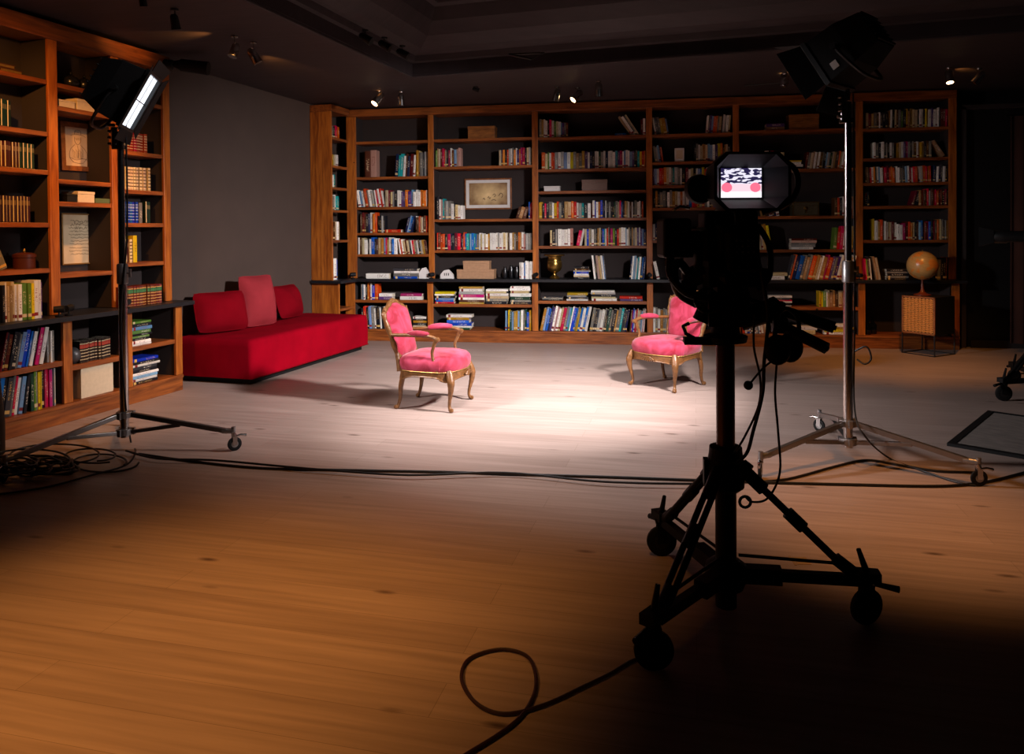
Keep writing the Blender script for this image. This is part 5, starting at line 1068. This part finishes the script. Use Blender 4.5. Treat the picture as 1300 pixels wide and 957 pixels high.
# ------------------------------------------------------------------ small black clip lamps on the ledge by each upright
def ledge_lamp(p, lab, rz=0):
    t = thing('ledge_lamp', lab, 'lamp', Matrix.Translation(p) @ Matrix.Rotation(rz, 4, 'Z'), 'small black lamps along the ledges')
    MB().lathe([(.028, 0), (.03, .004), (.03, .012), (.012, .016)], None, 18).build('base', 'blackm', t, smooth=True)
    MB().tube([(0, 0, .014), (0, 0, .045)], .007, 8).build('stem', 'black', t, smooth=True)
    MB().tube([(-.032, -.02, .06), (.034, .02, .064)], [.027, .03], 16).build('lamp_shade', 'blackm', t, smooth=True)
for i, (u, lab) in enumerate(((448, 'first'), (547.5, 'second'), (680, 'third'), (825, 'fourth'), (1091, 'sixth'))):
    p = yplane(u, 353, YL-.04); p.z = .912; ledge_lamp(p, 'small black lamp on the ledge at the %s upright of the back bookcase' % lab, .4*i)
p = yplane(436.5, 353, 10.30); 
for i, (u, lab) in enumerate(((75, 'left black lamp of the pair on the left bookcase ledge'), (87, 'right black lamp of the pair on the left bookcase ledge'), (160, 'black lamp on the ledge before the brown book set'))):
    p = lplane(u, 392, OL+.02); p.z = .903; ledge_lamp(p, lab, 1.2*i)
# ------------------------------------------------------------------ ceiling spotlights
def ceiling_spot(u, v, size, lab, lit=False, m='chrome', dirv=(0, .3, -1), power=0, target=None, zc=None, drop=.10):
    p = floor_pt(u, v, (zc or CZ)-drop-.02); t = thing('ceiling_spotlight', lab, 'spotlight', (p.x, p.y, (zc or CZ)), 'ceiling spotlights')
    MB().lathe([(.03, -.016), (.032, -.012), (.032, -.001), (.01, -.0005)], None, 16).build('mount', m, t, smooth=True)
    MB().tube([(0, 0, -.015), (0, 0, -drop+.01)], .005, 8).build('stem', m, t, smooth=True)
    d = Vector(dirv).normalized(); c = Vector((0, 0, -drop))
    size *= 1.6
    MB().tube([c-d*size*.9, c-d*size*.6, c+d*size*.2, c+d*size], [size*.3, size*.5, size*.55, size*.6], 18).build('can', m, t, smooth=True)
    if lit: MB().tube([c+d*size*.99, c+d*size*1.02], size*.46, 16).build('bulb', 'bulb', t, smooth=True)
    if power:
        q0 = Vector((p.x, p.y, (zc or CZ)-drop))+d*size*1.2; spot('spotlight_beam', q0, q0+d, power, WARM, 75, .9, .02)
    return t
ceiling_spot(298, 66, .045, 'left chrome spotlight of the pair on the ceiling above the sofa', dirv=(-.2, -.3, -1), drop=.13)
ceiling_spot(322, 73, .05, 'right round chrome spotlight of the pair above the sofa', dirv=(.3, .2, -.6), drop=.13)
ceiling_spot(222, 30, .04, 'small dark ceiling spotlight above the left bookcase', m='darkst')
ceiling_spot(181, 3, .03, 'small dark spotlight at the top edge of the ceiling', m='darkst')
ceiling_spot(481, 127, .06, 'lit chrome spotlight above the first bay, back bookcase', True, dirv=(-.5, -.5, -.8))
ceiling_spot(509, 128, .05, 'unlit chrome spotlight beside the lit one above the first bay', dirv=(0, .1, -1))
ceiling_spot(604, 116, .03, 'small dark fitting on the ceiling above the second bay', m='darkst', dirv=(1, 0, -.3), drop=.04)
ceiling_spot(707, 122, .05, 'left chrome spotlight of three above the third bay', dirv=(-.3, .3, -1))
ceiling_spot(733, 123, .055, 'lit middle spotlight of three above the third bay', True, dirv=(-.7, -.4, -.8))
ceiling_spot(760, 115, .055, 'right chrome spotlight of three above the third bay', dirv=(0, .2, -1))
ceiling_spot(996, 105, .055, 'lit chrome spotlight above the fifth bay, back bookcase', True, dirv=(.1, .2, .5))
ceiling_spot(1205, 99, .05, 'lit spotlight above the right end of the back bookcase', True, dirv=(0, -.3, -1))
ceiling_spot(1243, 100, .05, 'rightmost ceiling spotlight, above the dark doorway', dirv=(-.5, .2, -.7))
for i, (u, v) in enumerate(((464, 51), (488, 60), (511, 70))):
    ceiling_spot(u, v, .045, ['nearest', 'middle', 'farthest'][i]+' of three black spotlights along the ceiling recess edge', m='black', zc=CZ+.13, drop=.08, dirv=(.8, 0, -.5))
# grazing glows that the fittings throw on the ceiling
def graze(u0, v0, u1, v1, pw, ang=50):
    a, b = floor_pt(u0, v0, CZ-.10), floor_pt(u1, v1, CZ); spot('ceiling_glow', a, b, pw, WARM, ang, .9, .02)
graze(328, 78, 380, 94, 26, 52); graze(287, 54, 215, 46, 30, 44); graze(1000, 108, 1002, 94, 7, 60); graze(1212, 97, 1222, 88, 6); graze(486, 124, 480, 115, 4)
rod = MB().tube([floor_pt(945, 109, CZ-.04), floor_pt(992, 105, CZ-.04)], .008, 8); tag(rod.build('ceiling_rod', 'darkst', smooth=True), 'thin dark rod on the ceiling left of the fifth bay spotlight', 'rod')
vb = MB().tube([floor_pt(646, 69, CZ+.05), floor_pt(674, 75, CZ-.02), floor_pt(691, 67, CZ+.05), floor_pt(646, 69, CZ+.05)], .012, 8); tag(vb.build('hanging_bracket', 'black', smooth=False), 'black triangular bracket hanging at the ceiling recess edge', 'bracket')
# black lamp clamped at the end of the left bookcase cornice
p = LW(6.22, OU+.02, 3.30)
t = thing('clamp_lamp', 'black barrel lamp clamped at the end of the left bookcase cornice', 'spotlight', p)
d = Vector((.95, .25, -.12)).normalized(); MB().tube([(-.07, -.02, .0), (.05, .02, -.01)], .05, 18).build('clamp', 'black', t, smooth=True)
c0 = Vector((.06, .02, .0)); MB().tube([c0, c0+d*.06, c0+d*.07, c0+d*.26, c0+d*.34], [.03, .05, .062, .066, .07], 20).build('barrel', 'blackm', t, smooth=True)
MB().tube(smooth_path([(-.05, 0, -.04), (-.03, 0, -.12), (-.06, .01, -.3), (-.05, 0, -.42)], 4), .006, 6).build('cord', 'cable', t, smooth=True)
# smoked glass decanter in the last lower bay
for i, (u, lab) in enumerate(((1101, 'left smoked glass jar in the open lower bay'), (1108, 'right smoked glass jar in the open lower bay'))):
    p = yplane(u, 423, YL+.12+.05*i); p.z = .174
    def st_(t): MB().lathe([(.012, .20), (.02, .21), (.016, .235), (.005, .24)], None, 14).build('stopper', 'glass', t, smooth=True)
    lathed('glass_jar', lab, 'jar', p, [(.045, 0), (.05, .01), (.05, .12), (.02, .16), (.018, .2)], 'glass', st_, 'smoked glass jars')
